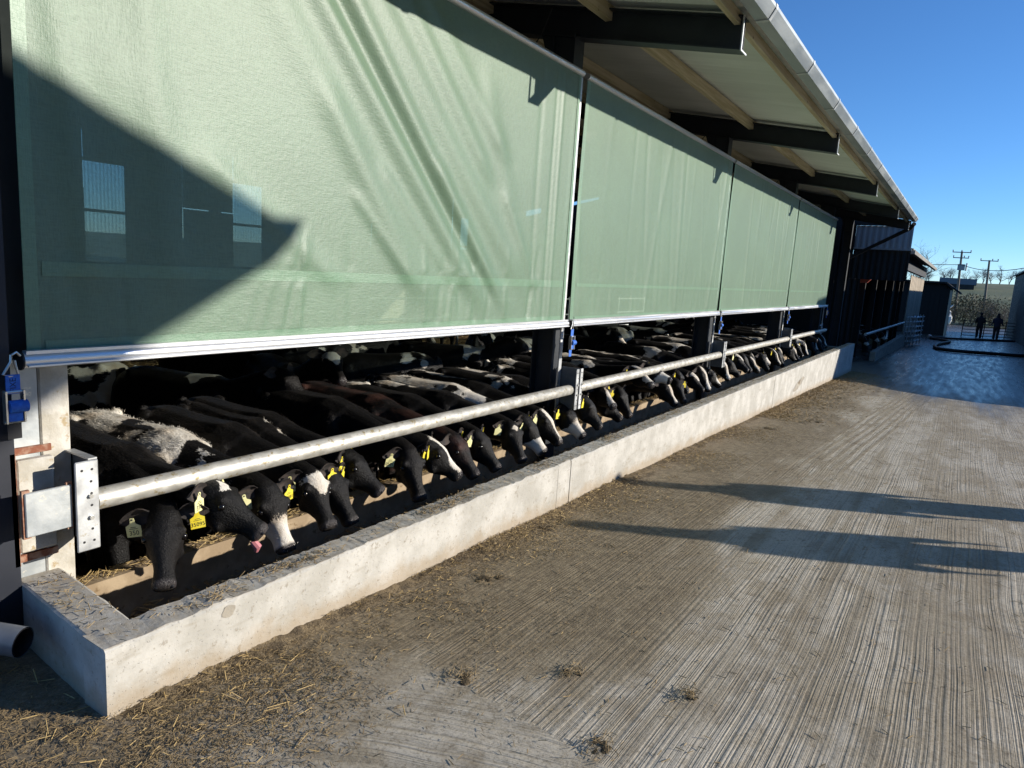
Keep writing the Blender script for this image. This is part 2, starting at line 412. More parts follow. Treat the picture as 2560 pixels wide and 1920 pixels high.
    c = nt.mix(nt.math('MINIMUM', pale, 1.), base, (.66, .61, .515))
    c = nt.mix(nt.math('MULTIPLY', darkl, nt.math('SUBTRACT', .42, nt.math('MULTIPLY', nearwall, .22))), c, (.11, .088, .055))
    muck = nt.mix(nt.ramp(nt.noise(co, 16, 5, .7), .35, .68), (.135, .10, .056), (.29, .225, .135))
    c = nt.mix(nt.math('MULTIPLY', nearwall, .85), c, muck)
    mot = nt.noise(nt.mapping(co, scale=(.8, 1, 0), loc=(6, 3, 0)), 3.2, 6, .68)
    c = nt.mix(nt.ramp(mot, .48, .66, 0, .5), c, (.225, .172, .105))
    mot2 = nt.noise(nt.mapping(co, loc=(1, 8, 0)), 13, 5, .7)
    c = nt.mix(nt.ramp(mot2, .54, .68, 0, .5), c, (.17, .128, .075))
    grain = nt.noise(co, 85, 5, .8)
    c = nt.mix(nt.ramp(grain, .50, .64, 0, .60), c, (.13, .10, .065))
    c = nt.mix(nt.ramp(grain, .45, .33, 0, .35), c, (.62, .56, .47))
    gr2 = nt.noise(co, 34, 4, .7)
    c = nt.mix(nt.ramp(gr2, .56, .68, 0, .45), c, (.15, .118, .075))
    c = nt.mix(nt.math('MULTIPLY', wet, .78), c, (.022, .021, .020))
    nt.put(bs, 'Base Color', c)
    rg = nt.ramp(nt.noise(nt.mapping(co, scale=(.22, 2.4, 0)), 3., 4, .6), .35, .7, .26, .44)
    r = nt.math('ADD', nt.math('MULTIPLY', nt.math('SUBTRACT', 1., wet), .80), nt.math('MULTIPLY', wet, rg))
    nt.put(bs, 'Roughness', r)
    bs.inputs['Specular IOR Level'].default_value = .45
    h = nt.math('MULTIPLY', nt.math('MULTIPLY', groove, nt.math('ADD', gm, .25)), nt.math('SUBTRACT', 1.05, nt.math('MULTIPLY', dirt, .45)))
    h = nt.math('ADD', h, nt.math('MULTIPLY', nt.noise(co, 46, 6, .78), nt.math('ADD', .7, nt.math('MULTIPLY', dirt, .8))))
    h = nt.math('MULTIPLY', h, nt.math('SUBTRACT', 1., wet))
    h = nt.math('ADD', h, nt.math('MULTIPLY', nt.math('MULTIPLY', track, .25), nt.math('SUBTRACT', 1., nt.math('MULTIPLY', wet, .8))))
    nt.put(bs, 'Normal', nt.bump(h, .5, .007))
    return mt
M['yard'] = yard_mat()
M['bedding'] = mat('straw_bedding', (.17,.105,.04), (.34,.22,.09), .85, scale=9, bump=1., bscale=45, bdist=.03)

# ------------------------------------------------------------------ setting
FLOOR = -.35          # barn floor
def yard_z(x):
    if x < 20: return -.0252*x
    if x < 75: return -.504-.0195*(x-20)
    return -1.5765
xs = [-25,-10,-4,-2,-1,0,.6,1.26] + [1.26+.75*i for i in range(1, 26)]
def grid_sheet(name, rects, zf, material):
    mb = MB(); idx = {}
    def vid(x, y):
        k = (round(x, 4), round(y, 4))
        if k not in idx: idx[k] = len(mb.v); mb.v.append((x, y, zf(x, y)))
        return idx[k]
    for gx, gy in rects:
        for i in range(len(gx)-1):
            for j in range(len(gy)-1):
                mb.f.append((vid(gx[i], gy[j]), vid(gx[i+1], gy[j]), vid(gx[i+1], gy[j+1]), vid(gx[i], gy[j+1]))); mb.m.append(0)
    return mb.build(name, material)
ylo = [-30, -14, -7, -3, -1, 0, 1, 2, 2.32]
yard = grid_sheet("yard", [
    ([-25, -10, -4, -1, 0, .7, 1.30], ylo+[3, 5, 9, 14]),
    ([1.30, 3, 6, 9, 12, 15, 18, 19.76], ylo),
    ([19.76, 24, 28, 34, 42, 52, 64, 75, 90], ylo+[2.6, 4, 9]),
], lambda x, y: yard_z(x), M['yard'])
tag(yard, kind='structure')

def hill(x, y):
    base = -1.75 - max(0, 0)
    if x < 95: return base + (0 if x > 60 else -.02*(60-x))*0 - (.9 if x < 80 else 0)
    t = min(1., (x-95)/230.)
    h = 9.4*(t*t*(3-2*t)) + 2.2*sin(x*.013+y*.017)*t + max(0, -y-40)*.006*t
    if x > 330: h += (x-330)*.004
    return base + h
terrain = grid_sheet("terrain", [([-400, -60, 0, 40, 79, 80, 95]+[95+15*i for i in range(1, 17)]+[400, 600, 1200],
                                  [-900, -400, -200, -120, -80, -50, -30, -15, 0, 15, 30, 50, 80, 120, 200, 400, 900])], hill, M['grass'])
tag(terrain, kind='structure')

barn_floor = MB().box((1.30, 3.24, FLOOR-.1), (24.0, 15.3, FLOOR)).build("barn_floor", M['bedding'])
tag(barn_floor, kind='structure')

# ------------------------------------------------------------------ feed trough
COLX = [1.31, 5.63, 10.19, 14.75, 19.30, 22.70]
YC = 3.02            # curtain plane
TR_TOP, TR_Y0, TR_Y1 = .226, 2.28, 2.437
trough = empty("feed_trough", (1.14, 2.28, 0), "long pale concrete feed trough running along the front of the barn", "trough")
def rel(o, root):
    o.parent = root; o.matrix_parent_inverse = Matrix.Translation(-Vector(root.location)); return o
def rough_box(a, b, nx, amp, seed):
    """precast panel with slightly uneven arrises"""
    mb = MB(); x0, y0, z0 = a; x1, y1, z1 = b
    prof = [(y0, z0), (y0, z1-.035), (y0, z1-.010), (y0+.009, z1), (y1-.009, z1), (y1, z1-.010), (y1, z0)]
    k = len(prof); V = []
    for i in range(nx+1):
        x = x0+(x1-x0)*i/nx
        for j, (yy, zz) in enumerate(prof):
            d = amp*(.6*mnoise.noise(Vector((x*9+seed, j*3.1, 0)))+.6*mnoise.noise(Vector((x*33+seed, j*3.1, 5)))) if 1 < j < 6 else 0
            V.append((x, yy+d, zz+d*.8))
    Fs = [(i*k+j, (i+1)*k+j, (i+1)*k+(j+1) % k, i*k+(j+1) % k) for i in range(nx) for j in range(k)]
    Fs += [tuple(range(k)), tuple(reversed([nx*k+j for j in range(k)]))]
    return mb.add(V, Fs)
joints = [1.145, 4.30, 4.49, 7.76, 11.0, 14.28, 16.9, 19.73]
for i in range(len(joints)-1):
    a, b = joints[i], joints[i+1]
    o = rough_box((a+(.004 if i else 0), TR_Y0+.002*(i % 2), -.75), (b-.004, TR_Y1, TR_TOP-.001*(i % 3)), max(2, int((b-a)*(36 if i < 3 else 14))), .010, i*13).build("front_panel", M['trough'])
    rel(o, trough)
# the end return, a little skewed, in the shade on its near side
mb = MB()
P = [(1.1458, 2.34), (1.31, 2.34), (1.368, 3.06), (1.20, 3.06)]
n = 14
Vv = []
for i in range(n+1):
    t = i/n
    for (q, w) in ((0, 0), (1, 0)):
        pass
    xa = P[0][0]+(P[3][0]-P[0][0])*t; xb = P[1][0]+(P[2][0]-P[1][0])*t; yy = 2.34+(3.06-2.34)*t
    d = .007*mnoise.noise(Vector((i*1.7, 3, 0)))*min(1, max(0, i-2)/2); e = .007*mnoise.noise(Vector((i*1.9, 8, 0)))
    Vv += [(xa+d*.3, yy, -.75), (xa+d, yy, TR_TOP-.006+d*.5), (xa+.010, yy, TR_TOP-.0015), (xb-.012, yy, TR_TOP-.0015), (xb+e, yy, TR_TOP-.008), (xb, yy, -.75)]
Fs = [(i*6+j, (i+1)*6+j, (i+1)*6+(j+1) % 6, i*6+(j+1) % 6) for i in range(n) for j in range(6)]
Fs += [tuple(range(6)), tuple(reversed([n*6+j for j in range(6)]))]
rel(MB().add(Vv, Fs).build("end_panel", M['trough']), trough)
rel(MB().box((1.33, TR_Y1-.004, -.3), (19.6, 3.20, -.20)).build("trough_floor", M['bedding']), trough)
rel(MB().box((1.44, 3.20, -.4), (19.6, 3.31, .03)).build("inner_kerb", M['kerb']), trough)
rel(MB().box((19.56, 2.44, -.6), (19.70, 3.2, .10)).build("far_end_panel", M['concrete_old']), trough)
# round patch of filler and the dark scar on the near corner
mb = MB(); c0 = Vector((1.62, TR_Y0-.002, .19))
V = [(c0.x+.030*cos(2*pi*j/12)*(1+.2*sin(j*2.1)), c0.y, c0.z-.008+.026*sin(2*pi*j/12)) for j in range(12)]
rel(mb.add(V, [tuple(range(12))]).build("filler_patch", M['concrete_old']), trough)
mb = MB(); V = []
for j in range(18):
    A = 2*pi*j/18; r = 1+.35*mnoise.noise(Vector((j*.9, 1, 0)))
    V.append((12.9+.42*cos(A)*r+.12*sin(A), TR_Y0-.004, -.10+.085*sin(A)*r+.05*cos(A)))
rel(mb.add(V, [tuple(range(18))]).build("damp_patch", M['concrete_old']), trough)

# ------------------------------------------------------------------ barn
barn = empty("cattle_barn", (12.5, 9, FLOOR), "open fronted cattle barn with dark steel frame and pale overhanging roof", "barn")
PIT = .172
def roof_z(y, base=3.575):       # underside of the sheets
    return base + PIT*(y-1.70) if y <= 9.04 else base + PIT*(9.04-1.70) - PIT*(y-9.04)
# columns
def ibeam_col(x, y0, z0, z1, w=.17, d=.22):
    mb = MB()
    mb.box((x-w/2, y0, z0), (x+w/2, y0+.014, z1)); mb.box((x-w/2, y0+d-.014, z0), (x+w/2, y0+d, z1)); mb.box((x-.006, y0+.014, z0), (x+.006, y0+d-.014, z1))
    return mb
for i, x in enumerate(COLX):
    rel(ibeam_col(x, 3.10, FLOOR, roof_z(3.2)-.26).build("column", M['steel_dark']), barn)
for x in COLX[1:]:
    rel(ibeam_col(x, 14.7, FLOOR, roof_z(14.8)-.26).build("column", M['steel_dark']), barn)
# rafters: I section following the pitch, overhanging the front
def rafter(x, ya, yb):
    mb = MB(); w = .075; dp = .245
    zt = lambda y: roof_z(y)-.035
    def bar(x0, x1, o0, o1):
        V = []
        for y in (ya, yb):
            z = zt(y); V += [(x0, y, z-o1), (x1, y, z-o1), (x1, y, z-o0), (x0, y, z-o0)]
        mb.add(V, [(0,1,2,3),(7,6,5,4),(0,4,5,1),(1,5,6,2),(2,6,7,3),(3,7,4,0)])
    bar(x-w, x+w, 0, .012); bar(x-w, x+w, dp-.012, dp); bar(x-.005, x+.005, .012, dp-.012)
    return mb
for x in COLX[1:]:
    r_ = rel(rafter(x, 1.70, 9.04).build("rafter", M['steel_dark']), barn)
    rel(rafter(x, 9.04, 15.0).build("rafter", M['steel_dark']), barn)
    # galvanised end plate catching the light at the tip, haunch plate at the column
    e = MB().box((x-.077, 1.690, roof_z(1.7)-.284), (x-.058, 1.70, roof_z(1.7)-.03)).box((x-.058, 1.692, roof_z(1.7)-.284), (x+.077, 1.70, roof_z(1.7)-.272)).build("end_plate", M['galv'])
    rel(e, barn)
    rel(MB().prism([(3.105, roof_z(3.1)-.28), (3.45, roof_z(3.45)-.28), (3.32, roof_z(3.1)-.58), (3.105, roof_z(3.1)-.58)], 'x', x-.055, x+.055).build("haunch", M['steel_dark']), barn)
    # loose cable hanging at the knee
    pts = [(x-.085, 3.35+.35*t, roof_z(3.35)-.06-.55*t*(1-t)*1.6-.15*t) for t in [i/8 for i in range(9)]]
    rel(MB().tube(pts, .006, 5).build("cable", M['black_plastic']), barn)
# purlins along x, timber
for y in (1.76, 2.84, 4.05, 5.2, 6.1, 7.4, 8.7, 9.6, 11, 12.5, 14):
    zt = roof_z(y)-.004
    for i in range(len(COLX)-1):
        x0 = COLX[i]+(.004 if i else -.25); x1 = COLX[i+1]-.004 if i < len(COLX)-2 else 22.9
        if y < 2:
            mb = MB().box((x0, y-.022, zt-.085), (x1, y+.022, zt))
        else:
            mb = MB().box((x0, y-.03, zt-.115), (x1, y+.03, zt))
        rel(mb.build("purlin", M['timber']), barn)
# roof sheets, corrugated fibre cement, one object per sheet
def corr_sheet(w, ya, yb, amp=.022, n=7, seg=6):
    mb = MB(); k = n*seg
    V = []
    for y in (ya, yb):
        for i in range(k+1):
            V.append((w*i/k, y, roof_z(y)+amp+amp*cos(2*pi*i/seg)))
    return mb.add(V, [(i, i+1, k+2+i, k+1+i) for i in range(k)])
sheet_a = corr_sheet(1.03, 1.58, 5.4).mesh("roof_sheet", M['fibre'], smooth=True)
sheet_b = corr_sheet(1.03, 5.3, 9.06).mesh("roof_sheet", M['fibre'], smooth=True)
sheet_c = corr_sheet(1.03, 9.02, 15.4).mesh("roof_sheet", M['fibre'], smooth=True)
for i in range(22):
    for k, me in enumerate((sheet_a, sheet_b, sheet_c)):
        o = link("roof_sheet", me); o.location = (.98+i*1.0, 0, .002+.003*(i % 2)+(.012 if k == 1 else 0)); rel(o, barn)
# gutter: folded box gutter in lengths with lapped joints
def gutter_len(x0, x1, d=0.0):
    y0, y1, zb, zt = 1.505-d, 1.645, 3.528-d, 3.630
    prof = [(y1, zt-.03), (y1, zb), (y0+.045, zb), (y0-.0, zb+.075), (y0, zt), (y0+.02, zt), (y0+.02, zt-.012), (y0+.006, zt-.012), (y0+.006, zb+.078), (y0+.048, zb+.006), (y1-.006, zb+.006), (y1-.006, zt-.03)]
    return MB().prism(prof, 'x', x0, x1)
gx = 1.2; i = 0
while gx < 22.9:
    x1 = min(gx+1.5, 22.9)
    rel(gutter_len(gx+.002, x1-.002).build("gutter_length", M['gutter']), barn)
    if x1 < 22.8: rel(gutter_len(x1-.022, x1+.022, .006).build("gutter_joint", M['galv_plate']), barn)
    gx = x1
rel(MB().tube([(22.75, 1.58, 3.47), (22.9, 1.66, 3.36), (23.2, 3.4, 2.35), (23.2, 3.45, -.3)], .055, 10).build("downpipe", M['clad_dark'], smooth=True), barn)
# back wall: concrete below, cladding strips and clear panels above
WIN = [(7.46, 8.27), (10.87, 11.68), (19.4, 20.3)]
rel(MB().box((.9, 15.02, FLOOR), (24.1, 15.22, 1.08)).build("back_wall", M['concrete_old']), barn)
prev = .9
k = 0
def clad(x0, x1, z0, z1, y, material, name="cladding_sheet"):
    mb = MB(); n_ = max(2, int((x1-x0)/.18)); V = []
    for z in (z0, z1):
        for q in range(n_*4+1):
            V.append((x0+(x1-x0)*q/(n_*4), y+[0, 0, .03, .03][q % 4], z))
    K = n_*4+1
    return mb.add(V, [(q, q+1, K+q+1, K+q) for q in range(K-1)]).build(name, material)
for a, b in WIN+[(24.1, 24.1)]:
    md_ = (prev+a)/2
    rel(clad(prev, md_-.008, 1.08, 4.2, 15.08, M['clad_dark']), barn)
    zs_ = 2.40 if 8 < prev < 9 else 2.60
    rel(clad(md_+.008, a, 1.08, zs_, 15.08, M['clad_dark']), barn); rel(clad(md_+.008, a, zs_+(.025 if 8 < prev < 9 else -.03), 4.2, 15.10, M['clad_dark']), barn)
    if b > a:
        rel(clad(a, b, 3.17, 4.2, 15.08, M['clad_dark']), barn)
        fr = rel(MB().box((a, 15.05, 1.08), (b, 15.12, 1.16)).box((a, 15.05, 2.14), (b, 15.12, 2.20)).box((a, 15.05, 3.13), (b, 15.12, 3.19)).build("window_frame", M['steel_dark']), barn)
        for z0, z1 in ((1.162, 2.138), (2.202, 3.128)):
            pn = MB().box((a, 15.07, z0), (b, 15.076, z1)).build("pane", M['pane']); rel(pn, barn)
    prev = b
# narrow slits of light between boards of the back wall
# near gable end and its navy corner trim, far gable
mb = MB().prism([(3.22, FLOOR), (15.2, FLOOR), (15.2, 3.5), (9.04, 4.82), (3.22, 3.85)], 'x', 1.0, 1.16); rel(mb.build("gable_wall", M['navy']), barn)
mb = MB().box((.93, 3.00, -.5), (1.195, 3.16, 3.75)); rel(mb.build("corner_trim", M['navy']), barn)
mb = MB().prism([(3.6, FLOOR), (15.2, FLOOR), (15.2, 3.5), (9.04, 4.82), (3.6, 3.9)], 'x', 23.9, 24.0); rel(mb.build("gable_wall", M['clad_dark']), barn)
# near end post: galvanised plate, limewashed post, rusty clamp plates
rel(MB().box((1.197, 3.062, .10), (1.31, 3.098, 1.115)).build("post_plate", M['galv_plate']), barn)
rel(MB().box((1.313, 3.055, .0), (1.425, 3.20, 1.11)).build("post_infill", M['post_white'], bevel=.006), barn)
for a_, b_ in (((1.178, 3.00, .30), (1.197, 3.06, .76)), ((1.199, 3.045, .740), (1.345, 3.0615, .768)), ((1.199, 3.045, .295), (1.355, 3.0615, .325))):
    rel(MB().box(a_, b_).build("rust_strip", M['rust']), barn)
rel(MB().box((1.205, 3.012, .345), (1.34, 3.050, .725)).build("packing_block", M['post_white'], bevel=.005), barn)

# ------------------------------------------------------------------ curtains
def ridge(u, v, p0, p1, wid, amp, fade=.25):
    """a fold along the line p0-p1 in the sheet (metres)"""
    ax, az = p0; bx, bz = p1
    dx, dz = bx-ax, bz-az; L = sqrt(dx*dx+dz*dz)
    t = ((u-ax)*dx+(v-az)*dz)/(L*L); d = ((u-ax)*dz-(v-az)*dx)/L
    tt = np.clip(t, 0, 1)
    w = np.clip(np.minimum((t+fade)/fade, (1+fade-t)/fade), 0, 1)
    w = w*w*(3-2*w)
    return amp*w*np.exp(-(d/wid)**2)
def curtain(i, x0, x1, label, rng):
    root = empty("roller_curtain", ((x0+x1)/2, YC, 1.1), label, "curtain", "green mesh roller curtains along the barn front")
    zb, zt = 1.15, 3.235
    nu, nv = (260, 150) if i == 0 else (150, 70)
    W, H = x1-x0, zt-zb
    u, v = np.meshgrid(np.linspace(0, W, nu), np.linspace(0, H, nv))
    d = np.zeros_like(u)
    if i == 0:
        for (p0, p1, wd, am) in [((1.10, 2.08), (2.75, .42), .055, .020), ((1.24, 2.08), (2.9, .45), .035, -.014), ((1.40, 2.08), (3.05, .40), .05, .018), ((1.62, 2.08), (3.3, .55), .06, .012),
                                 ((.95, 1.9), (2.3, .38), .08, .010), ((1.95, 2.08), (2.9, 1.2), .05, .013), ((2.2, 2.08), (3.1, 1.35), .05, .010), ((1.55, 1.2), (2.2, .36), .05, .008),
                                 ((.4, 1.1), (1.2, .38), .10, .006), ((.85, .8), (1.5, .36), .04, .007), ((2.5, 1.0), (3.0, .4), .05, .007), ((.15, 1.3), (.25, .4), .04, .005), ((.5, 1.5), (.6, .38), .05, .005), ((2.0, .9), (2.6, .37), .03, .006), ((1.75, .75), (2.15, .37), .025, .006), ((3.0, 1.6), (3.5, .6), .06, .006), ((3.3, .9), (3.7, .38), .03, .005)]:
            d += ridge(u, v, p0, p1, wd*1.6, -am*1.45)
        d += .004*np.sin(u*2.1+1)*np.sin(v*1.3)
        d += .006*np.exp(-((u-3.92)/.02)**2)*np.clip(1.35-v*.3, 0, 1) - .006*np.exp(-((u-4.02)/.02)**2) + .004*np.exp(-((u-3.7)/.03)**2)
    else:
        for k in range(26):
            c = rng.uniform(0, W); lean = rng.uniform(-.25, .25); wd = rng.uniform(.015, .05)
            d += rng.uniform(-.008, .008)*np.exp(-((u-c-lean*(v-1))/wd)**2)*(.35+.65*np.clip(rng.uniform(.3, 1)+np.sin(v*rng.uniform(.6, 1.4)+k), 0, 1))
    # small gathers in the bottom pocket and just above the weld
    g = np.zeros_like(u)
    for k in range(int(W*9)):
        c = rng.uniform(0, W); g += rng.uniform(-.005, .005)*np.exp(-((u-c-rng.uniform(-.3, .3)*(v-.2))/rng.uniform(.012, .035))**2)
    d += g*np.where(v < .31, np.clip(v/.06, 0, 1)*np.clip((.31-v)/.05, 0, 1), np.clip(1-(v-.35)/.30, 0, 1)*np.clip((v-.35)/.04, 0, 1))
    d *= np.clip(u/.08, 0, 1)*np.clip((W-u)/.05, 0, 1)*np.clip(v/.04, 0, 1)*np.clip((H-v)/.05, 0, 1)
    sag = .012*np.sin(u*.7+i)*np.sin(np.pi*v/H)
    X = u+x0; Y = YC+d+sag; Z = v+zb
    Vv = np.stack([X, Y, Z], -1).reshape(-1, 3)
    me = bpy.data.meshes.new("mesh_sheet")
    ii = np.arange((nv-1)*nu).reshape(nv-1, nu)[:, :-1].reshape(-1)
    fs = np.stack([ii, ii+1, ii+nu+1, ii+nu], -1)
    me.from_pydata(Vv.tolist(), [], fs.tolist()); me.materials.append(M['curtain'])
    me.polygons.foreach_set("use_smooth", [True]*len(me.polygons))
    rel(link("mesh_sheet", me), root)
    # hems follow the sheet 4 mm proud
    def strip(ua, ub, va, vb, name, off=.004):
        a0, a1 = np.searchsorted(u[0], ua), max(np.searchsorted(u[0], ub), np.searchsorted(u[0], ua)+2)
        b0, b1 = np.searchsorted(v[:, 0], va), max(np.searchsorted(v[:, 0], vb), np.searchsorted(v[:, 0], va)+2)
        a1 = min(a1, nu); b1 = min(b1, nv)
        S = np.stack([X[b0:b1, a0:a1], Y[b0:b1, a0:a1]-off, Z[b0:b1, a0:a1]], -1)
        h_, w_ = S.shape[:2]
        S = S.reshape(-1, 3)
        jj = np.arange((h_-1)*w_).reshape(h_-1, w_)[:, :-1].reshape(-1)
        m_ = bpy.data.meshes.new(name); m_.from_pydata(S.tolist(), [], np.stack([jj, jj+1, jj+w_+1, jj+w_], -1).tolist())
        m_.materials.append(M['curtain_hem']); m_.polygons.foreach_set("use_smooth", [True]*len(m_.polygons))
        rel(link(name, m_), root)
    strip(0, .06, 0, H, "side_hem"); strip(W-.05, W, 0, H, "side_hem")
    strip(.062, W-.052, 0, .055, "bottom_hem"); strip(.062, W-.052, .288, .350, "weld_seam", .003)
    # bars: aluminium extrusion at the foot, roller tube at the head
    prof = []
    for q in range(14):
        A = 2*pi*q/14; prof.append((YC-.02+.036*cos(A), 1.122+.032*sin(A)))
    bar = MB().prism(prof, 'x', x0-.03 if i == 0 else x0-.012, x1+.012)
    rel(bar.build("bottom_bar", M['alu'], smooth=True), root)
    rel(MB().box((x0-.02, YC-.045, 1.147), (x1+.01, YC-.012, 1.160)).box((x0-.02, YC-.062, 1.100), (x1+.01, YC-.050, 1.106)).build("bar_groove", M['alu']), root)
    for xx in (x0-.036 if i == 0 else x0-.018, x1+.012):
        rel(MB().prism([(YC-.02+.040*cos(2*pi*q/14), 1.122+.037*sin(2*pi*q/14)) for q in range(14)], 'x', xx, xx+.006).build("end_cap", M['black_plastic']), root)
    prof = [(YC+.0+.030*cos(2*pi*q/14), 3.243+.026*sin(2*pi*q/14)) for q in range(14)]
    rel(MB().prism(prof, 'x', x0-.01, x1+.01).build("roller_tube", M['alu'], smooth=True), root)
    return root
rng = random.Random(3)
CUR = [(1.262, 5.565), (5.672, 10.125), (10.232, 14.685), (14.792, 19.25)]
CLAB = ["nearest green mesh curtain with long diagonal folds and a dark roof shaped shadow",
        "second green mesh curtain from the near end, between two dark gaps",
        "third green mesh curtain from the near end, with fine upright creases",
        "farthest and smallest looking green mesh curtain, ending at the neighbouring shed"]
for i, (a, b) in enumerate(CUR): curtain(i, a, b, CLAB[i], rng)
# galvanised guide strips in the gaps between curtains (part of the barn)
for x in COLX[1:5]:
    rel(MB().box((x-.062, 3.035, .15), (x-.012, 3.047, 3.22)).build("guide_strip", M['galv']), barn)

# ------------------------------------------------------------------ ratchet straps
def text_mesh(txt, size):
    cu = bpy.data.curves.new("txt", 'FONT'); cu.body = txt; cu.size = size; cu.align_x = 'CENTER'; cu.align_y = 'CENTER'; cu.resolution_u = 2
    o = bpy.data.objects.new("txt", cu); COL.objects.link(o)
    dg = bpy.context.evaluated_depsgraph_get(); me = bpy.data.meshes.new_from_object(o.evaluated_get(dg))
    V = [tuple(p.co) for p in me.vertices]; Fs = [tuple(p.vertices) for p in me.polygons]
    bpy.data.objects.remove(o); bpy.data.curves.remove(cu); bpy.data.meshes.remove(me)
    return V, Fs
def strap(x, y, ztop, label, near):
    s = 1.0
    r = empty("ratchet_strap", (x, y, ztop-.24), label, "strap", "blue ratchet straps holding down the curtain bars")
    # hook of bent rod, from the bar end to the webbing
    hk = [(x+.035, y, ztop+.015), (x+.02, y-.005, ztop+.03), (x+.0, y-.01, ztop+.02), (x-.002, y-.012, ztop-.005), (x-.03, y-.014, ztop-.05), (x-.012, y-.014, ztop-.058), (x+.022, y-.012, ztop-.058), (x+.014, y-.012, ztop-.02), (x+.012, y-.01, ztop+.0)]
    rel(MB().tube(hk, .005, 8).build("hook", M['zinc'], smooth=True), r)
    w = .024
    wb = MB().box((x-w, y-.018, ztop-.125), (x+w, y-.014, ztop-.052))
    if near:
        V, Fs = text_mesh("FIXE", .030)
        wb.add([(x-p[1]*1.0, y-.0190, ztop-.092+p[0]*.95) for p in V], Fs, 1)
    rel(wb.build("webbing", [M['strap'], M['strap_print']], recalc=False), r)
    fr = MB()
    for sx in (-1, 1):
        fr.box((x+sx*.030-.003, y-.034, ztop-.235), (x+sx*.030+.003, y-.004, ztop-.112))
    fr.tube([(x-.034, y-.018, ztop-.117), (x+.034, y-.018, ztop-.117)], .006, 8).tube([(x-.036, y-.018, ztop-.232), (x+.036, y-.018, ztop-.232)], .006, 8)
    rel(fr.build("ratchet_frame", M['zinc']), r)
    sp = MB()
    sp.prism([(y-.024+.027*cos(2*pi*q/16), ztop-.172+.024*sin(2*pi*q/16)) for q in range(16)], 'x', x-.022, x+.040)
    rel(sp.build("webbing_roll", M['strap'], smooth=True), r)
    rel(MB().box((x-w, y-.030, ztop-.228), (x+w, y-.022, ztop-.196)).build("webbing_tail", M['strap']), r)
    rel(MB().box((x-w, y-.012, ztop-.30), (x+w, y-.009, ztop-.236)).build("webbing", M['black_plastic'] if near else M['strap']), r)
SL = ["blue ratchet strap with rolled webbing on the galvanised end post, nearest", "blue ratchet strap hanging in the gap between first and second curtain",
      "blue ratchet strap hanging in the gap between second and third curtain", "blue ratchet strap hanging in the gap between third and fourth curtain", "blue ratchet strap at the far end of the last curtain"]
for k, x in enumerate([1.185, 5.635, 10.19, 14.75, 19.275]): strap(x, 2.975, 1.125 if k else 1.13, SL[k], k == 0)

# ------------------------------------------------------------------ neck rails and brackets
RZ, RY = .535, 2.90
def bracket(x, label, double):
    r = empty("rail_bracket", (x, 3.0, RZ), label, "bracket", "galvanised brackets carrying the feed rail")
    def plate(x0, x1):
        yf = 2.862
        rel(MB().box((x0, yf, .345), (x1, yf+.008, .722)).build("face_plate", M['galv'], bevel=.006), r)
        wx = x0 if double and x0 > x else x1-.008
        rel(MB().box((wx, yf+.008, .345), (wx+.008, 3.052, .722)).build("web_plate", M['galv_shade']), r)
        cx = (x0+x1)/2
        for q in range(7):
            zz = .385+q*.05
            for sx in ((-.6, .6) if q in (0, 6) else (.45,)):
                hx = cx+sx*(x1-x0)*.36
                mbh = MB(); mbh.add([(hx+.0055*cos(2*pi*j/8), yf-.0008, zz+.0055*sin(2*pi*j/8)) for j in range(8)], [tuple(range(8))])
                rel(mbh.build("bolt_hole", M['black_plastic']), r)
        for zz in (.485, .575):
            rel(MB().prism([(cx+.3*(x1-x0)*.36+.009*cos(pi*j/3), zz+.009*sin(pi*j/3)) for j in range(6)], 'y', yf-.012, yf-.001).build("bolt", M['zinc']), r)
    if double: plate(x-.058, x-.008); plate(x+.020, x+.070)
    else: plate(x, x+.090)
    return r
b0 = bracket(1.345, "drilled galvanised bracket plate on the near end post", False)
rel(MB().box((1.175, 2.885, .455), (1.342, 2.900, .63)).build("clamp_plate", M['galv_plate'], bevel=.003), b0)
rel(MB().box((1.168, 2.893, .448), (1.195, 2.908, .64)).build("rust_edge", M['rust']), b0)
rel(MB().box((1.325, 2.893, .446), (1.347, 2.906, .64)).build("rust_edge", M['rust']), b0)
rel(MB().box((1.40, 2.870, .7225), (1.434, 3.05, .729)).build("top_flange", M['galv']), b0)
for k, x in enumerate(COLX[1:4]):
    bracket(x+.03, ["pair of drilled bracket plates on the second column", "pair of drilled bracket plates on the third column", "pair of drilled bracket plates on the fourth column"][k], True)
RL = ["thick galvanised feed rail in the nearest bay, above the closest calves", "galvanised feed rail in the second bay", "galvanised feed rail in the third bay", "galvanised feed rail in the fourth bay, ending at the far column"]
ends = [(1.44, 5.60), (5.735, 10.16), (10.29, 14.72), (14.85, 19.0)]
for k, (a, b) in enumerate(ends):
    rr = empty("feed_rail", ((a+b)/2, RY+.02, RZ), RL[k], "rail", "galvanised tube rails along the trough")
    rel(MB().tube([(a, RY+.02, RZ), (a+.003, RY+.02, RZ), (b-.012, RY+.02, RZ-.006), (b, RY+.02, RZ-.006)], [.043, .046, .046, .040], 18).build("pipe", M['galv_dirty'], smooth=True), rr)
    rel(MB().tube([(b+.001, RY+.02, RZ-.006), (b+.14, RY+.02, RZ-.006)], .036, 14).build("spigot", M['galv_plate'], smooth=True), rr)

